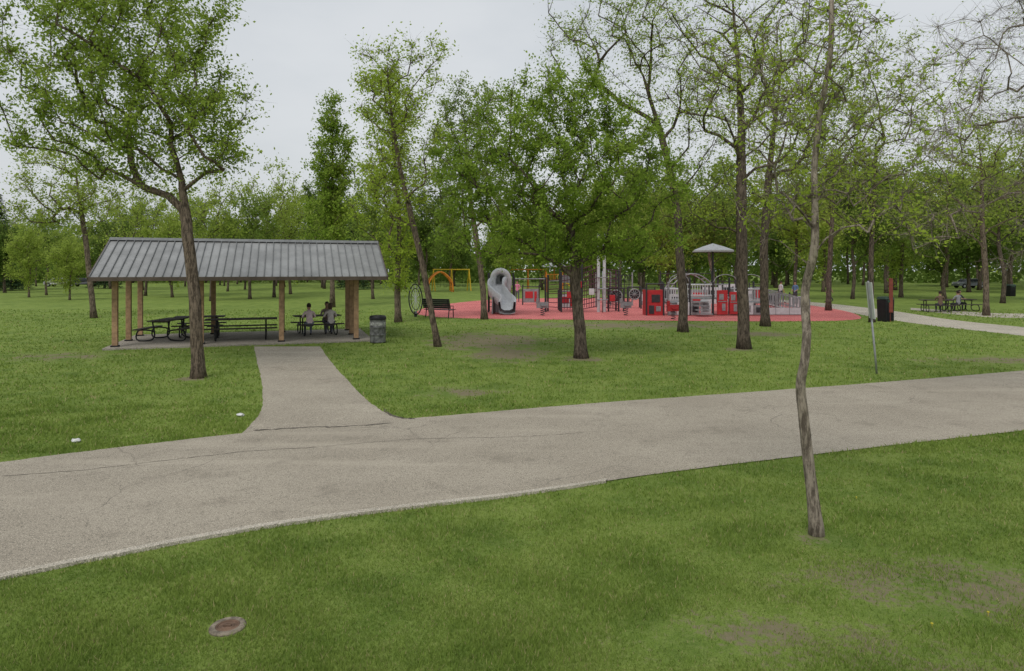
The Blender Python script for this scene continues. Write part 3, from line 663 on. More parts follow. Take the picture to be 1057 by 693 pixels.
    mb=MB(); mb.box((0,.106+ly(1.16),1.195+h),(.045,.012,.010)); part('mouth',mb,M('lips',(.35,.12,.10),.6),e)
    return e
T3=SHp(6.6,2.6); ta=ang+.15
def around(base,a,dx,dy,z=.065): return (base[0]+math.cos(a)*dx-math.sin(a)*dy,base[1]+math.sin(a)*dx+math.cos(a)*dy,z)
person('person in pale pink shirt leaning at the picnic table',around(T3,ta,-.42,-.73,.03),ta,'sit',(.74,.58,.62),(.16,.17,.22),lean=.3,sc=.95)
person('person in light grey top leaning at the picnic table',around(T3,ta,.40,-.73,.03),ta,'sit',(.60,.55,.54),(.12,.12,.15),(.09,.06,.04),True,lean=.22,sc=.94)
person('person in brown top seated across the picnic table',around(T3,ta,.50,.73,.03),ta+math.pi,'sit',(.24,.19,.17),(.08,.08,.10),lean=.3,sc=.95)
for px,py,sh_,tr_,ps,rz,lb in ((534,312,(.55,.2,.3),(.1,.1,.14),'stand',2.9,'person in pink top standing on the play surface'),
     (821,314,(.12,.2,.35),(.06,.06,.07),'stand',2.2,'person in blue jacket standing at the play area edge'),
     (806,313,(.5,.5,.5),(.07,.07,.1),'walk',-1.2,'person in grey top walking near the path')):
    x,y=Gd(px,py); person(lb,(x,y,.01),rz,ps,sh_,tr_,arms='walk' if ps=='walk' else 'low')
x,y=Gd(990,321); t=picnic_table('dark picnic table on the lawn beside the path',(x,y,0),.15,2.0)
person('person in grey top seated at a lawn picnic table',(x-.55,y-.72,-.03),.15,'sit',(.3,.3,.32),(.05,.05,.06))
person('person in black seated at a lawn picnic table',(x+.5,y+.75,-.03),math.pi+.15,'sit',(.05,.05,.05),(.05,.05,.06))
x,y=Gd(966,322); picnic_table('weathered picnic table further along the path',(x,y,0),-.3,1.8)
person('person in brown jacket sitting on a picnic bench',(x-.2,y-.75,-.03),-.3,'sit',(.16,.11,.08),(.06,.06,.08))
x,y=Gd(856,312); person('person in dark coat walking on the park path',(x,y,.01),1.8,'walk',(.06,.06,.07),(.05,.05,.06),arms='walk')
# ---------------------------------------------------------------- play area
RED=M('red_play_plastic',(.42,.030,.035),.45,0,.14); LG=M('light_grey_plastic',(.52,.53,.55),.45,0,.1); CH_=M('charcoal_post',(.05,.05,.055),.45,.3)
GR=M('mid_grey_metal',(.27,.275,.285),.45,.3); YEL=M('yellow_paint',(.66,.45,.03),.45); ORG=M('orange_paint',(.66,.22,.03),.45); CANV=M('canopy_fabric_grey',(.36,.37,.39),.8,0,.1)
X0,Y0=Gd(517,323)
st=thing('slide_tower','pale grey curved slide with hooded entry on dark posts','slide',(X0,Y0,0))
for a,b in ((-.78,.2),(.78,.2),(-.78,1.4),(.78,1.4)):
    mb=MB(); mb.cyl((a,b,0),(a,b,2.5),.055); part('post',mb,CH_,st)
mb=MB(); mb.box((0,.8,1.75),(1.45,1.16,.08)); part('deck',mb,GR,st,bevel=.01)
mb=MB()
cpts=catmull([(-.05,.15,1.75),(-.22,-.25,1.62),(-.26,-.7,1.28),(.0,-1.2,.9),(.32,-1.6,.62),(.42,-2.0,.36),(.40,-2.4,.28)],26)
prof=[(-.52,.50),(-.40,.54),(-.34,.12),(-.16,.02),(.16,.02),(.34,.12),(.40,.54),(.52,.50),(.48,-.14),(.20,-.22),(-.20,-.22),(-.48,-.14)]
vs=[];fs=[]
for i,p in enumerate(cpts):
    tt=cpts[min(i+1,25)]-cpts[max(i-1,0)]; sd=np.cross(tt,[0,0,1]); sd/=np.linalg.norm(sd); up=np.cross(sd,tt); up/=np.linalg.norm(up)
    for a,b in prof: vs.append(p+sd*a+up*b)
m_=len(prof)
for i in range(25):
    for q in range(m_): fs.append((i*m_+q,i*m_+(q+1)%m_,(i+1)*m_+(q+1)%m_,(i+1)*m_+q))
mb.add(vs,fs); part('slide_chute',mb,LG,st,smooth=True)
mb=MB(); hp=[(-.46,.08,1.35),(-.50,.06,2.0),(-.42,.05,2.38),(-.20,.04,2.58),(.06,.04,2.60),(.34,.05,2.44),(.48,.06,2.1),(.48,.08,1.8),(.42,.08,1.3)]
for q in range(5): mb.tube(catmull([(p[0]*(1-.02*q),p[1]+.15*q,p[2]-.01*q) for p in hp],30),[.20]*30,10)
part('hood',mb,LG,st,smooth=True)
mb=MB(); mb.box((.0,.5,1.95),(.78,.06,1.1)); mb.box((.1,.46,2.1),(.34,.03,.34),mi=1); part('hood_back',mb,[GR,CH_],st)
mb=MB(); mb.box((-.42,-1.0,.55),(.07,1.5,1.05),rz=-.10,taper=.8); mb.box((.15,-.95,.45),(.07,1.2,.85),rz=-.3); mb.box((-.1,.1,.75),(.85,.1,1.5)); part('support_panel',mb,GR,st,bevel=.02)
mb=MB()
for z in (.3,.6,.9,1.2,1.5): mb.cyl((-.78,1.4,z),(.78,1.4,z),.025)
for s_ in (-.78,.78):
    for yy in np.linspace(.2,1.3,8): mb.cyl((s_,yy,1.8),(s_,yy,2.4),.015,n=6)
    mb.cyl((s_,.2,2.4),(s_,1.4,2.4),.025)
part('railing',mb,CH_,st)
X0,Y0=Gd(547,322); of=thing('overhead_ladder','dark overhead climbing ladder with grey rungs','climbing frame',(X0,Y0,0))
for a in (-1.0,1.0):
    for b in (-.4,.4): mb=MB(); mb.cyl((a,b,0),(a,b,2.2),.05); part('post',mb,CH_,of)
mb=MB()
for b in (-.4,.4): mb.cyl((-1,b,2.1),(1,b,2.1),.03)
for a in np.linspace(-.9,.9,8): mb.cyl((a,-.4,2.1),(a,.4,2.1),.02)
for z in (.5,.9,1.3,1.7): mb.cyl((1,-.4,z),(1,.4,z),.02)
part('rung_frame',mb,GR,of)
X0,Y0=Gd(603,322)
cf=thing('climbing_frame','tall dark climbing frame with rope nets and tall grey poles','climbing frame',(X0,Y0,0))
for a,b,h in ((-1.5,-.5,2.9),(-1.5,.8,2.9),(-.2,-.6,3.3),(-.2,.9,3.1),(.85,-.5,4.9),(1.25,-.3,4.9),(2.2,0,2.6),(2.2,1.1,2.6),(-2.3,.3,2.3)):
    mb=MB(); r_=.10 if h>4 else .06; mb.cyl((a,b,0),(a,b,h),r_); mb.lathe([(r_+.015,h),(r_,h+.05),(.001,h+.08)],(a,b,0),10); part('post',mb,LG if h>4 else CH_,cf)
mb=MB()
for i in range(10): mb.cyl((-1.5,-.5,.3+i*.28),(-.2,-.6,.3+i*.31),.026,n=6)
for i in range(8): a=-1.5+1.3*i/7; mb.cyl((a,-.5-.1*i/7,.2),(a,-.5-.1*i/7,2.9),.022,n=6)
for i in range(10): mb.cyl((-.2,-.6,.2+i*.28),(.85,-.5,.4+i*.30),.026,n=6)
for i in range(8): a=-.2+1.05*i/7; mb.cyl((a,-.55,.3),(a,-.55,2.9),.022,n=6)
for i in range(10): mb.cyl((1.25,-.3,.3+i*.27),(2.2,0,.2+i*.27),.026,n=6)
for i in range(6): t_=i/5; mb.cyl((1.25+.95*t_,-.3+.3*t_,.2),(1.25+.95*t_,-.3+.3*t_,2.7),.022,n=6)
for i in range(7): mb.cyl((-2.3,.3,.3+i*.28),(-1.5,-.5,.3+i*.3),.022,n=6)
part('rope_net',mb,M('dark_red_rope',(.085,.035,.05),.8),cf)
mb=MB()
for z in (.8,1.5,2.2): mb.ring((1.05,-.9,z),.34,.03,'z')
mb.cyl((1.05,-.9,0),(1.05,-.9,2.6),.035)
part('hoop',mb,GR,cf,smooth=True)
mb=MB(); mb.box((-.85,.15,1.3),(1.25,1.2,.07)); mb.box((-.85,.15,2.1),(1.25,.05,.5)); part('deck',mb,GR,cf)
for a,z in ((-1.0,1.1),(-.4,1.75),(.4,1.3),(1.7,.9)):
    mb=MB(); mb.box((a,-.68,z),(.34,.04,.40)); part('panel',mb,RED if a!=.4 else LG,cf,bevel=.02)
X0,Y0=Gd(634,316); c2=thing('climbing_frame','low grey post climber with criss cross nets','climbing frame',(X0,Y0,0),.15)
for a,b in ((-1.4,0),(0,-.5),(1.4,0),(0,.9)):
    mb=MB(); mb.cyl((a,b,0),(a,b,2.5),.06); part('post',mb,GR,c2)
mb=MB()
for (a0,b0),(a1,b1) in (((-1.4,0),(0,-.5)),((0,-.5),(1.4,0)),((1.4,0),(0,.9))):
    for i in range(7): mb.cyl((a0,b0,.3+i*.33),(a1,b1,.3+i*.33),.022,n=5)
    for i in range(1,6): t_=i/6; mb.cyl((a0+(a1-a0)*t_,b0+(b1-b0)*t_,.2),(a0+(a1-a0)*t_,b0+(b1-b0)*t_,2.35),.02,n=5)
part('rope_net',mb,CH_,c2)
def ring_panel(label,px,py,R_=.42):
    X0,Y0=Gd(px,py); w=thing('activity_panel',label,'play panel',(X0,Y0,0),0,'round play panels')
    mb=MB(); mb.ring((0,0,1.0),R_,.045,'y'); 
    for i in range(5):
        a=i*math.pi/5; mb.cyl((-R_*math.cos(a),0,1-R_*math.sin(a)),(R_*math.cos(a),0,1+R_*math.sin(a)),.02,n=6)
    part('wheel',mb,GR,w,smooth=True)
    mb=MB(); mb.cyl((-R_-.1,.05,0),(-R_-.1,.05,1.5),.05); mb.cyl((R_+.1,.05,0),(R_+.1,.05,1.5),.05); mb.cyl((-R_-.1,.05,1.5),(R_+.1,.05,1.5),.04); part('frame',mb,CH_,w)
    mb=MB(); mb.box((0,.06,1.0),(R_*1.8,.03,R_*1.7)); part('back_panel',mb,CH_,w)
ring_panel('round grey wheel play panel on dark frame',636,322,.38); ring_panel('round grey wheel play panel on dark frame',655,319,.36)
def low_panel(px,py,w_,h_,mm,m2,rz,lab):
    X0,Y0=Gd(px,py); w=thing('play_barrier',lab,'play panel',(X0,Y0,0),rz,'low play barriers')
    mb=MB(); mb.box((0,0,h_*.55),(w_,.05,h_*.8)); mb.box((-w_*.12,-.035,h_*.6),(w_*.5,.02,h_*.4),mi=1); mb.box((w_*.3,-.035,h_*.5),(w_*.16,.02,h_*.6),mi=1); part('panel',mb,[mm,m2],w,bevel=.015)
    mb=MB()
    for s_ in (-1,1): mb.cyl((s_*w_*.53,0,0),(s_*w_*.53,0,h_+.25),.05)
    mb.cyl((-w_*.53,0,h_+.12),(w_*.53,0,h_+.12),.03); part('frame',mb,CH_,w)
for px,py,w_,h_,mm,m2,rz in ((700,322,1.4,1.2,LG,CH_,.2),(722,319,1.2,1.4,GR,RED,-.2),(768,319,1.5,1.3,LG,GR,.1),(795,318,1.3,1.1,GR,CH_,.3),(668,318,1.0,1.2,GR,LG,-.3),(585,320,1.1,1.1,LG,RED,.2),(750,315,1.3,1.7,LG,CH_,0),(822,319,1.3,.9,LG,GR,.5),(548,315,1.2,1.3,GR,RED,.1),(690,317,1.2,1.5,GR,CH_,.4),(735,317,1.4,1.5,LG,CH_,-.1),(782,316,1.3,1.5,GR,RED,.2)):
    low_panel(px,py,w_,h_,mm,m2,rz,('pale grey' if mm is LG else 'mid grey')+' low play barrier panel between dark posts')
X0,Y0=Gd(737,326)
ps=thing('play_structure','large grey and red play structure with ramp, panels and canopy','playground structure',(X0,Y0,0))
S_=Y0/F
def lx(px): return (px-737)*S_
xs=[lx(p) for p in (690,712,736,762,788)]
for i,x_ in enumerate(xs):
    for b in (0,1.6):
        h=2.15 if i%2 else 1.9
        mb=MB(); mb.cyl((x_,b,0),(x_,b,h),.06); mb.lathe([(.075,h),(.06,h+.05),(.001,h+.08)],(x_,b,0),10); part('post',mb,CH_ if (i+int(b))%3 else GR,ps)
mb=MB()
for i in range(4): mb.box(((xs[i]+xs[i+1])/2,.8,(.75,1.0,1.0,.75)[i]),(xs[i+1]-xs[i]-.02,1.55,.09))
part('deck',mb,GR,ps,bevel=.01)
mb=MB()
for i in range(4):
    z0=(.8,1.05,1.05,.8)[i]
    for b in (0,1.6):
        if i==2 and b==0: continue
        mb.cyl((xs[i],b,z0+.75),(xs[i+1],b,z0+.75),.03); mb.cyl((xs[i],b,z0+.1),(xs[i+1],b,z0+.1),.025)
        for q in range(1,9): a=xs[i]+(xs[i+1]-xs[i])*q/9; mb.cyl((a,b,z0+.1),(a,b,z0+.75),.018,n=6)
part('railing',mb,LG,ps)
for a,w_,z,h_,mm,nm in ((lx(745),.62,.78,1.42,RED,'panel'),(lx(757),.52,.74,1.30,RED,'panel'),(lx(728),.62,.50,.9,LG,'panel'),(lx(717),.5,.40,.7,GR,'panel'),(lx(705),.7,.42,.74,LG,'panel'),(lx(694),.45,.36,.62,GR,'panel'),(lx(770),.8,.42,.70,LG,'panel'),(lx(783),.6,.34,.56,GR,'panel')):
    mb=MB(); y_=-.09
    mb.box((a,y_,z),(w_,.05,h_)); 
    if mm is RED:
        mb.box((a-.05,y_-.03,z+.32),(.26,.03,.34),mi=1); mb.box((a+.08,y_-.03,z-.28),(.2,.03,.42),mi=1); mb.box((a+.0,y_-.03,z+.05),(w_*.8,.03,.05),mi=1)
    else:
        mb.box((a,y_-.035,z),(w_*.6,.02,h_*.55),mi=1); mb.ring((a,y_-.05,z),h_*.2,.025,'y',mi=1)
    part(nm,mb,[mm,CH_ if mm is GR else GR],ps,bevel=.012,label='tall red play panel with grey shapes' if h_>1 else None)
mb=MB()
for i in (0,2,3):
    x_=(xs[i]+xs[i+1])/2; hw=(xs[i+1]-xs[i])/2
    mb.tube(catmull([(xs[i],0,1.9),(xs[i]+hw*.3,0,2.25),(x_,0,2.4),(xs[i+1]-hw*.3,0,2.25),(xs[i+1],0,1.9)],14),.03,6)
part('arch',mb,GR,ps,smooth=True)
def canopy(parent,cx,cy,ztop,w_,h_,mats,zpost=0):
    mb=MB(); vs=[(cx,cy,ztop)]; n_=6
    for q in range(n_): a=q*math.pi*2/n_+.3; vs.append((cx+math.cos(a)*w_*.55,cy+math.sin(a)*w_*.55,ztop-h_*.50))
    for q in range(n_): a=q*math.pi*2/n_+.3; vs.append((cx+math.cos(a)*w_,cy+math.sin(a)*w_,ztop-h_))
    for q in range(n_): a=q*math.pi*2/n_+.3; vs.append((cx+math.cos(a)*w_,cy+math.sin(a)*w_,ztop-h_-.1))
    fs=[(0,1+q,1+(q+1)%n_) for q in range(n_)]+[(1+q,7+q,7+(q+1)%n_,1+(q+1)%n_) for q in range(n_)]+[(7+q,13+q,13+(q+1)%n_,7+(q+1)%n_) for q in range(n_)]
    mb.add(vs,fs); part('canopy',mb,mats[0],parent)
    mb=MB(); mb.cyl((cx,cy,zpost),(cx,cy,ztop-.05),.06)
    for q in range(n_): a=q*math.pi*2/n_+.3; mb.cyl((cx,cy,ztop-.15),(cx+math.cos(a)*w_*.98,cy+math.sin(a)*w_*.98,ztop-h_-.04),.022,n=6)
    part('canopy_post',mb,mats[1],parent)
canopy(ps,lx(740),.8,4.25,1.32,.42,(CANV,CH_))
mb=MB(); xx=lx(676)
mb.box((xx,.0,.75),(1.0,.05,1.5)); mb.box((xx-.5,.5,.75),(.05,1.0,1.5)); mb.box((xx+.5,.5,.75),(.05,1.0,1.5)); mb.box((xx+.05,-.04,1.0),(.5,.03,.45),mi=1); mb.box((xx-.2,-.04,.35),(.3,.03,.5),mi=1); mb.box((xx+.2,-.045,.4),(.28,.03,.3),mi=2)
part('play_house_panel',mb,[RED,CH_,GR],ps,bevel=.015)
mb=MB(); mb.cyl((xx-.5,-.05,0),(xx-.5,-.05,1.9),.05); mb.cyl((xx+.5,-.05,0),(xx+.5,-.05,1.9),.05); mb.cyl((xx-.5,-.05,1.85),(xx+.5,-.05,1.85),.04); part('frame',mb,CH_,ps)
mb=MB(); xr0,xr1=xs[-1],lx(838); mb.box(((xr0+xr1)/2,.9,.42),(xr1-xr0,1.2,.07),ry=math.atan2(.7,xr1-xr0)); mb.box(((xr0+xr1)/2,.24,.25),(xr1-xr0,.05,.40)); part('ramp',mb,LG,ps)
mb=MB()
for b in (.25,1.55):
    mb.cyl((xr0,b,1.6),(xr1,b,.9),.03); mb.cyl((xr0,b,1.0),(xr1,b,.3),.022)
    for q in range(15): t_=q/14; x_=xr0+(xr1-xr0)*t_; mb.cyl((x_,b,.05),(x_,b,1.6-.7*t_),.022 if q%4 else .045,n=6)
part('ramp_railing',mb,GR,ps)
for q in range(4):
    mb=MB(); mb.box((xs[1]+.55,-.25-q*.28,.82-q*.22),(.9,.28,.05)); part('step',mb,GR,ps)
def spring_rider(label,px,py,col):
    X0,Y0=Gd(px,py); w=thing('spring_rider',label,'spring toy',(X0,Y0,0),.4)
    mb=MB(); mb.tube([(math.cos(q*.6)*.12,math.sin(q*.6)*.12,.02+q*.011) for q in range(40)],.018,6); part('spring',mb,CH_,w,smooth=True)
    mb=MB(); mb.box((0,0,.62),(.75,.05,.35)); mb.box((-.32,0,.86),(.18,.05,.3)); mb.box((.05,0,.60),(.35,.28,.05)); mb.cyl((-.25,-.2,.85),(-.25,.2,.85),.02); part('body',mb,col,w,bevel=.02)
spring_rider('small red spring rider on red rubber surface',695,330,RED) 
spring_rider('small grey spring rider on red rubber surface',560,326,GR)
spring_rider('small grey spring rider near the climbing frame',646,326,GR)
X0,Y0=Gd(712,314); a_=thing('climbing_frame','grey arched climber with dark posts on rubber surface','climbing frame',(X0,Y0,0),.2)
mb=MB()
for b in (-.5,.5): mb.tube(catmull([(-2.2,b,0),(-1.6,b,1.6),(0,b,2.4),(1.6,b,1.6),(2.2,b,0)],20),.05,7)
for p in catmull([(-2.2,0,0),(-1.6,0,1.6),(0,0,2.4),(1.6,0,1.6),(2.2,0,0)],13): mb.cyl((p[0],-.5,p[2]),(p[0],.5,p[2]),.03,n=6)
part('hoop',mb,GR,a_,smooth=True)
mb=MB()
for a in (-2.2,0,2.2): mb.cyl((a,.6,0),(a,.6,2.6),.05)
mb.cyl((-2.2,.6,2.4),(2.2,.6,2.4),.03); part('frame',mb,CH_,a_)
X0,Y0=Gd(429,327); hs=thing('hoop_spinner','black tilted hoop spinner with spokes','play spinner',(X0,Y0,0),.25)
mb=MB(); mb.tube([(math.cos(a)*.38,math.sin(a)*.25,1.0+math.sin(a)*.85+.0) for a in np.linspace(0,6.283,33)[:-1]],.035,7,closed=True)
mb.tube([(math.cos(a)*.26,math.sin(a)*.17,1.0+math.sin(a)*.6) for a in np.linspace(0,6.283,33)[:-1]],.022,6,closed=True); part('hoop',mb,BLK,hs,smooth=True)
mb=MB()
for q in range(6): a=q*math.pi/6; mb.cyl((math.cos(a)*.38,math.sin(a)*.25,1.0+math.sin(a)*.85),(-math.cos(a)*.38,-math.sin(a)*.25,1.0-math.sin(a)*.85),.014,n=5)
part('spoke',mb,LG,hs)
mb=MB(); mb.cyl((0,0,0),(0,0,.3),.09); part('base',mb,CH_,hs)
X0,Y0=Gd(454,328); bn=thing('park_bench','black slatted metal park bench on the red surface','bench',(X0,Y0,0),math.pi*.85)
mb=MB()
for q in range(4): mb.box((0,-.18+q*.13,.46),(1.8,.11,.035))
part('seat',mb,BLK,bn)
mb=MB()
for q in range(5): mb.box((0,.30+q*.035,.58+q*.11),(1.8,.03,.1),rx=-.25)
part('backrest',mb,BLK,bn)
for a in (-.75,.75):
    mb=MB(); mb.tube([(a,-.22,0),(a,-.2,.44),(a,.22,.44),(a,.40,1.0)],.028,6); mb.tube([(a,.22,.44),(a,.30,0)],.028,6); mb.tube([(a,-.2,.44),(a,-.2,.66),(a,.28,.66)],.022,6); part('leg',mb,BLK,bn)
def swing(label,px,py,rz,mm):
    X0,Y0=Gd(px,py); w=thing('swing_set',label,'swing set',(X0,Y0,0),rz)
    for a in (-2.4,0,2.4):
        mb=MB(); mb.cyl((a,-.9,0),(a,0,2.8),.075); mb.cyl((a,.9,0),(a,0,2.8),.075); part('leg',mb,mm,w)
    mb=MB(); mb.cyl((-2.5,0,2.8),(2.5,0,2.8),.075); part('crossbar',mb,mm,w)
    for a in (-1.7,-.8,.8,1.7):
        mb=MB(); mb.cyl((a-.22,0,2.8),(a-.22,0,.55),.015,n=5,mi=0); mb.cyl((a+.22,0,2.8),(a+.22,0,.55),.015,n=5); mb.box((0+a,0,.53),(.46,.18,.04)); part('swing_seat',mb,BLK,w)
swing('yellow framed swing set with black seats',466,300.5,.35,YEL); swing('orange framed swing set beyond the play area',545,300,.1,ORG)
X0,Y0=Gd(572,301.5); tw_=thing('play_tower','orange play tower with pale pointed canopy','playground structure',(X0,Y0,0))
for a in (-1,1):
    for b in (-1,1): mb=MB(); mb.cyl((a,b,0),(a,b,2.9),.07); part('post',mb,ORG,tw_)
mb=MB(); mb.box((0,0,1.4),(2.1,2.1,.1)); part('deck',mb,GR,tw_)
mb=MB()
for q in range(10): mb.cyl((-1+q*.222,-1,1.45),(-1+q*.222,-1,2.2),.025,n=5)
mb.cyl((-1,-1,2.2),(1,-1,2.2),.035); part('railing',mb,ORG,tw_)
mb=MB(); mb.box((1.9,-.2,.75),(2.1,.6,.06),ry=.72); mb.box((1.9,-.5,.83),(2.1,.04,.2),ry=.72); mb.box((1.9,.1,.83),(2.1,.04,.2),ry=.72); part('slide_chute',mb,YEL,tw_)
canopy(tw_,0,0,3.9,1.7,.7,(CANV,ORG),1.4)
X0,Y0=Gd(454,301.5); a_=thing('climbing_frame','orange arched climbing frame on the far lawn','climbing frame',(X0,Y0,0),.3)
mb=MB()
for b in (-.6,.6): mb.tube(catmull([(-1.6,b,0),(-1.3,b,1.5),(0,b,2.5),(1.3,b,1.5),(1.6,b,0)],20),.10,7)
for p in catmull([(-1.6,0,0),(-1.3,0,1.5),(0,0,2.5),(1.3,0,1.5),(1.6,0,0)],11): mb.cyl((p[0],-.6,p[2]),(p[0],.6,p[2]),.07,n=6)
part('hoop',mb,ORG,a_,smooth=True)
# ---------------------------------------------------------------- signs, bins
GALV=M('galvanised_steel',(.33,.34,.35),.45,.5,.12); WHT=M('white_sign_face',(.60,.61,.62),.5,0,.05); REDS=M('dull_red_paint',(.20,.05,.035),.6)
X0,Y0=Gd(905,386); sg=thing('sign_post','leaning grey steel post with narrow white sign panel','sign',(X0,Y0,0),0)
mb=MB(); mb.tube([(0,0,0),(-.045,0,.5),(-.22,0,2.35)],.026,8); part('post',mb,GALV,sg,smooth=True)
mb=MB(); mb.box((-.175,-.03,1.86),(.012,.50,.92),rz=-.22,ry=-.09); mb.box((-.20,-.02,1.86),(.02,.05,.96),rz=-.22,ry=-.09,mi=1); part('sign_panel',mb,[WHT,GALV],sg)
X0,Y0=Gd(909,331); sg=thing('sign_post','dull red board on a short post beside a bin','sign',(X0,Y0-.9,0),0)
mb=MB(); mb.cyl((0,0,0),(0,0,2.25),.04); part('post',mb,REDS,sg)
mb=MB(); mb.box((0,-.06,1.35),(.20,.04,1.75)); part('sign_panel',mb,REDS,sg,bevel=.01)
def bin_(label,px,py,w_,h_):
    X0,Y0=Gd(px,py); b=thing('litter_bin',label,'litter bin',(X0,Y0,0),.3)
    mb=MB(); mb.box((0,0,h_*.42),(w_*.9,w_*.9,h_*.84),taper=1.1); 
    for q in range(6): mb.box((-w_*.4+q*w_*.16,-w_*.49,h_*.42),(.03,.03,h_*.76),mi=0)
    part('body',mb,BLK,b,bevel=.02)
    mb=MB(); mb.box((0,0,h_*.90),(w_*1.08,w_*1.08,h_*.10),taper=.8); mb.box((0,-w_*.5,h_*.78),(w_*.6,.04,.14)); part('lid',mb,M('dark_green_lid',(.025,.05,.035),.5),b,bevel=.02)
bin_('black litter bin with dark lid beside the path',914,332,.58,1.35); bin_('black litter bin under the trees',1042,306,.8,1.3)
X0,Y0=Gd(235,648); mc=thing('valve_cover','rusty round valve cover in a concrete collar set in grass','manhole cover',(X0,Y0,0))
mb=MB(); pr=[(.085,.0),(.085,.018),(.118,.020),(.128,.010),(.128,-.02)]; mb.lathe(pr,n=28); part('collar',mb,M('collar_brown_concrete',(.20,.17,.13),.95,0,.45,25,.8),mc,smooth=False)
mb=MB(); mb.lathe([(.0001,.012),(.03,.012),(.032,.016),(.045,.016),(.047,.012),(.068,.012),(.07,.017),(.083,.017),(.084,.0)],n=28); mb.box((0,.0,.017),(.05,.018,.01)); part('lid',mb,RUST,mc)
PAP=M('white_paper',(.62,.62,.62),.8)
for px,py,s_ in ((78,457,.07),(248,430,.06)):
    X0,Y0=Gd(px,py); bm=bmesh.new(); bmesh.ops.create_icosphere(bm,subdivisions=2,radius=s_)
    for v in bm.verts: v.co=Vector((v.co.x*random.uniform(.7,1.3),v.co.y*random.uniform(.6,1.1),max(-.01,v.co.z*random.uniform(.3,.7)+.02)))
    mm=bpy.data.meshes.new('paper_scrap'); bm.to_mesh(mm); bm.free(); mm.materials.append(PAP); o=mkobj('paper_scrap',mm,None,(X0,Y0,.01)); tag(o,'crumpled white paper scrap on the grass','litter','paper scraps on the lawn')
mb=MB()
for px,py in ((1020,636),(962,648),(884,516)):
    x_,y_=Gd(px,py); h_=.035; mb.lathe([(.0001,h_),(.009,h_-.001),(.010,h_-.005),(.003,h_-.01),(.002,0)],(x_,y_,0),8)
o=part('dandelions',mb,M('dandelion_yellow',(.55,.46,.04),.7)); o['kind']='stuff'
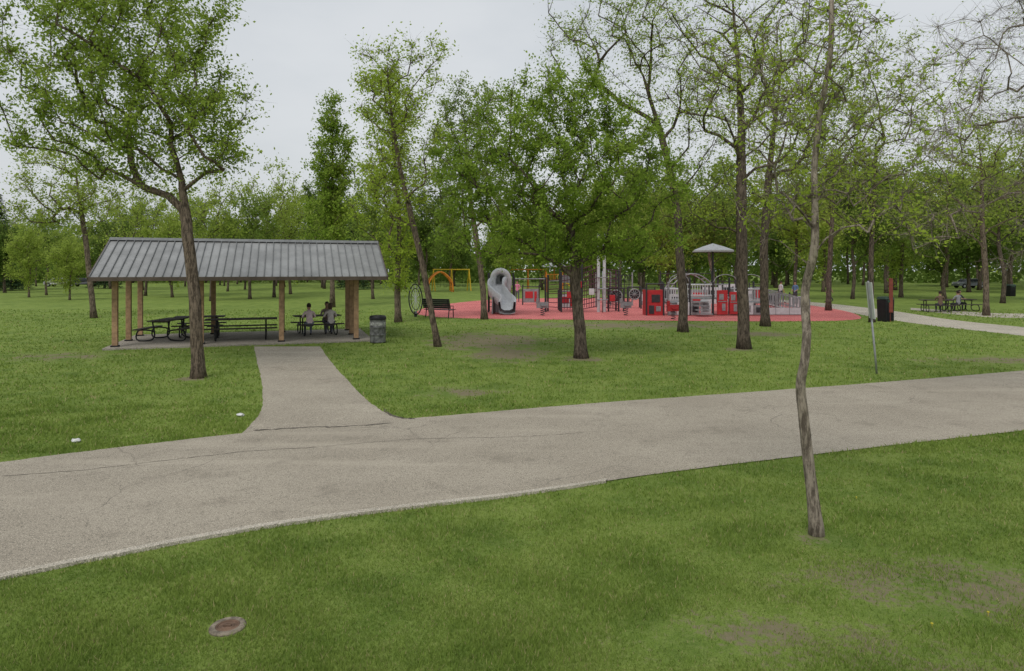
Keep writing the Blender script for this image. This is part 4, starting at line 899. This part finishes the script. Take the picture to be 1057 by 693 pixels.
# ---------------------------------------------------------------- cars
GLS=M('car_glass',(.02,.024,.028),.12,0,.05,bump=0); TYR=M('tyre_rubber',(.02,.02,.02),.85); RIM=M('wheel_rim',(.35,.35,.36),.35,.7)
def car(label,px,py,rz,col,grp='cars parked beyond the park'):
    X0,Y0=Gd(px,py); c=thing('parked_car',label,'car',(X0,Y0,0),rz,grp)
    pm=M('car_paint_'+str(col),col,.3,.2,.03,bump=0)
    side=[(-2.2,.35),(-2.22,.75),(-1.95,.92),(-1.3,.95),(-.75,1.42),(.75,1.45),(1.45,1.02),(2.15,.95),(2.22,.6),(2.15,.33)]
    mb=MB(); n_=len(side); w_=.86
    vs=[(x_,-w_*(1 if z<1 else .82),z) for x_,z in side]+[(x_,w_*(1 if z<1 else .82),z) for x_,z in side]
    mb.add(vs,[tuple(range(n_))[::-1],tuple(range(n_,2*n_))]+[(i,(i+1)%n_,n_+(i+1)%n_,n_+i) for i in range(n_)]); part('body',mb,pm,c,bevel=.05)
    mb=MB()
    for s_ in (-1,1):
        for q in (((-1.12,.98),(-.68,1.36),(-.02,1.37),(-.02,.98)),((.05,.98),(.05,1.37),(.70,1.38),(1.25,1.02))):
            vs=[(x_,s_*(w_*(1-.18*max(0,(z-.95)/.47))+.012),z) for x_,z in q]; mb.add(vs,[(0,1,2,3)])
    mb.add([(-1.27,-.72,1.0),(-1.27,.72,1.0),(-.82,.64,1.40),(-.82,-.64,1.40)],[(0,1,2,3)]); mb.add([(1.42,-.72,1.07),(1.42,.72,1.07),(.85,.64,1.43),(.85,-.64,1.43)],[(0,1,2,3)])
    part('window',mb,GLS,c)
    for a in (-1.4,1.38):
        for s_ in (-1,1):
            mb=MB(); mb.cyl((a,s_*.68,.33),(a,s_*.89,.33),.33,n=18); mb.cyl((a,s_*.70,.33),(a,s_*.905,.33),.19,n=12,mi=1); part('wheel',mb,[TYR,RIM],c)
    for s_ in (-1,1):
        mb=MB(); mb.box((-2.2,s_*.6,.72),(.08,.3,.12)); part('headlight',mb,M('lamp_glass',(.7,.7,.68),.2),c)
for px,py,rz,col,lb in ((62,296,.1,(.35,.35,.37),'silver car parked beyond the lawn'),(86,296,.05,(.05,.05,.06),'dark car parked beyond the lawn'),
    (1000,297.5,.1,(.2,.21,.23),'grey car parked behind the trees')):
    car(lb,px,py,rz,col)
# ---------------------------------------------------------------- world, sun, camera
w=bpy.data.worlds.new('World'); scene.world=w; w.use_nodes=True; nt=w.node_tree
bg=nt.nodes['Background']; sky=nt.nodes.new('ShaderNodeTexSky'); sky.sky_type='NISHITA'; sky.sun_disc=False
sky.sun_elevation=math.radians(52); sky.sun_rotation=math.radians(200); sky.air_density=1.5; sky.dust_density=4
tc=nt.nodes.new('ShaderNodeTexCoord').outputs['Generated']
mp=nt.nodes.new('ShaderNodeMapping'); mp.inputs['Scale'].default_value=(1,1,2.5); nt.links.new(tc,mp.inputs[0])
nz=noise(nt,mp.outputs[0],1.6,5,.55)
cl=mixc(nt,ramp(nt,nz,(.3,.7)),(5.4,5.75,6.1),(6.9,7.1,7.3))
c=mixc(nt,.88,sky.outputs[0],cl)
nt.links.new(c,bg.inputs[0]); bg.inputs[1].default_value=.109
sl=bpy.data.lights.new('sun','SUN'); sl.energy=1.5; sl.angle=math.radians(25); sl.color=(1,.96,.9)
so=bpy.data.objects.new('sun',sl); COL.objects.link(so)
el,az=math.radians(52),math.radians(200)
d=Vector((math.sin(az)*math.cos(el),math.cos(az)*math.cos(el),math.sin(el)))
so.rotation_euler=d.to_track_quat('Z','Y').to_euler(); so.location=(0,0,30)
cam=bpy.data.cameras.new('camera'); co=bpy.data.objects.new('camera',cam); COL.objects.link(co)
co.location=(0,0,CH); co.rotation_euler=(math.radians(90),0,0); cam.sensor_width=36; cam.lens=F/1057*36; cam.shift_y=-(346.5-HZ)/1057
cam.clip_end=6000; scene.camera=co
scene.view_settings.view_transform='Standard'; scene.view_settings.look='None'; scene.view_settings.exposure=0
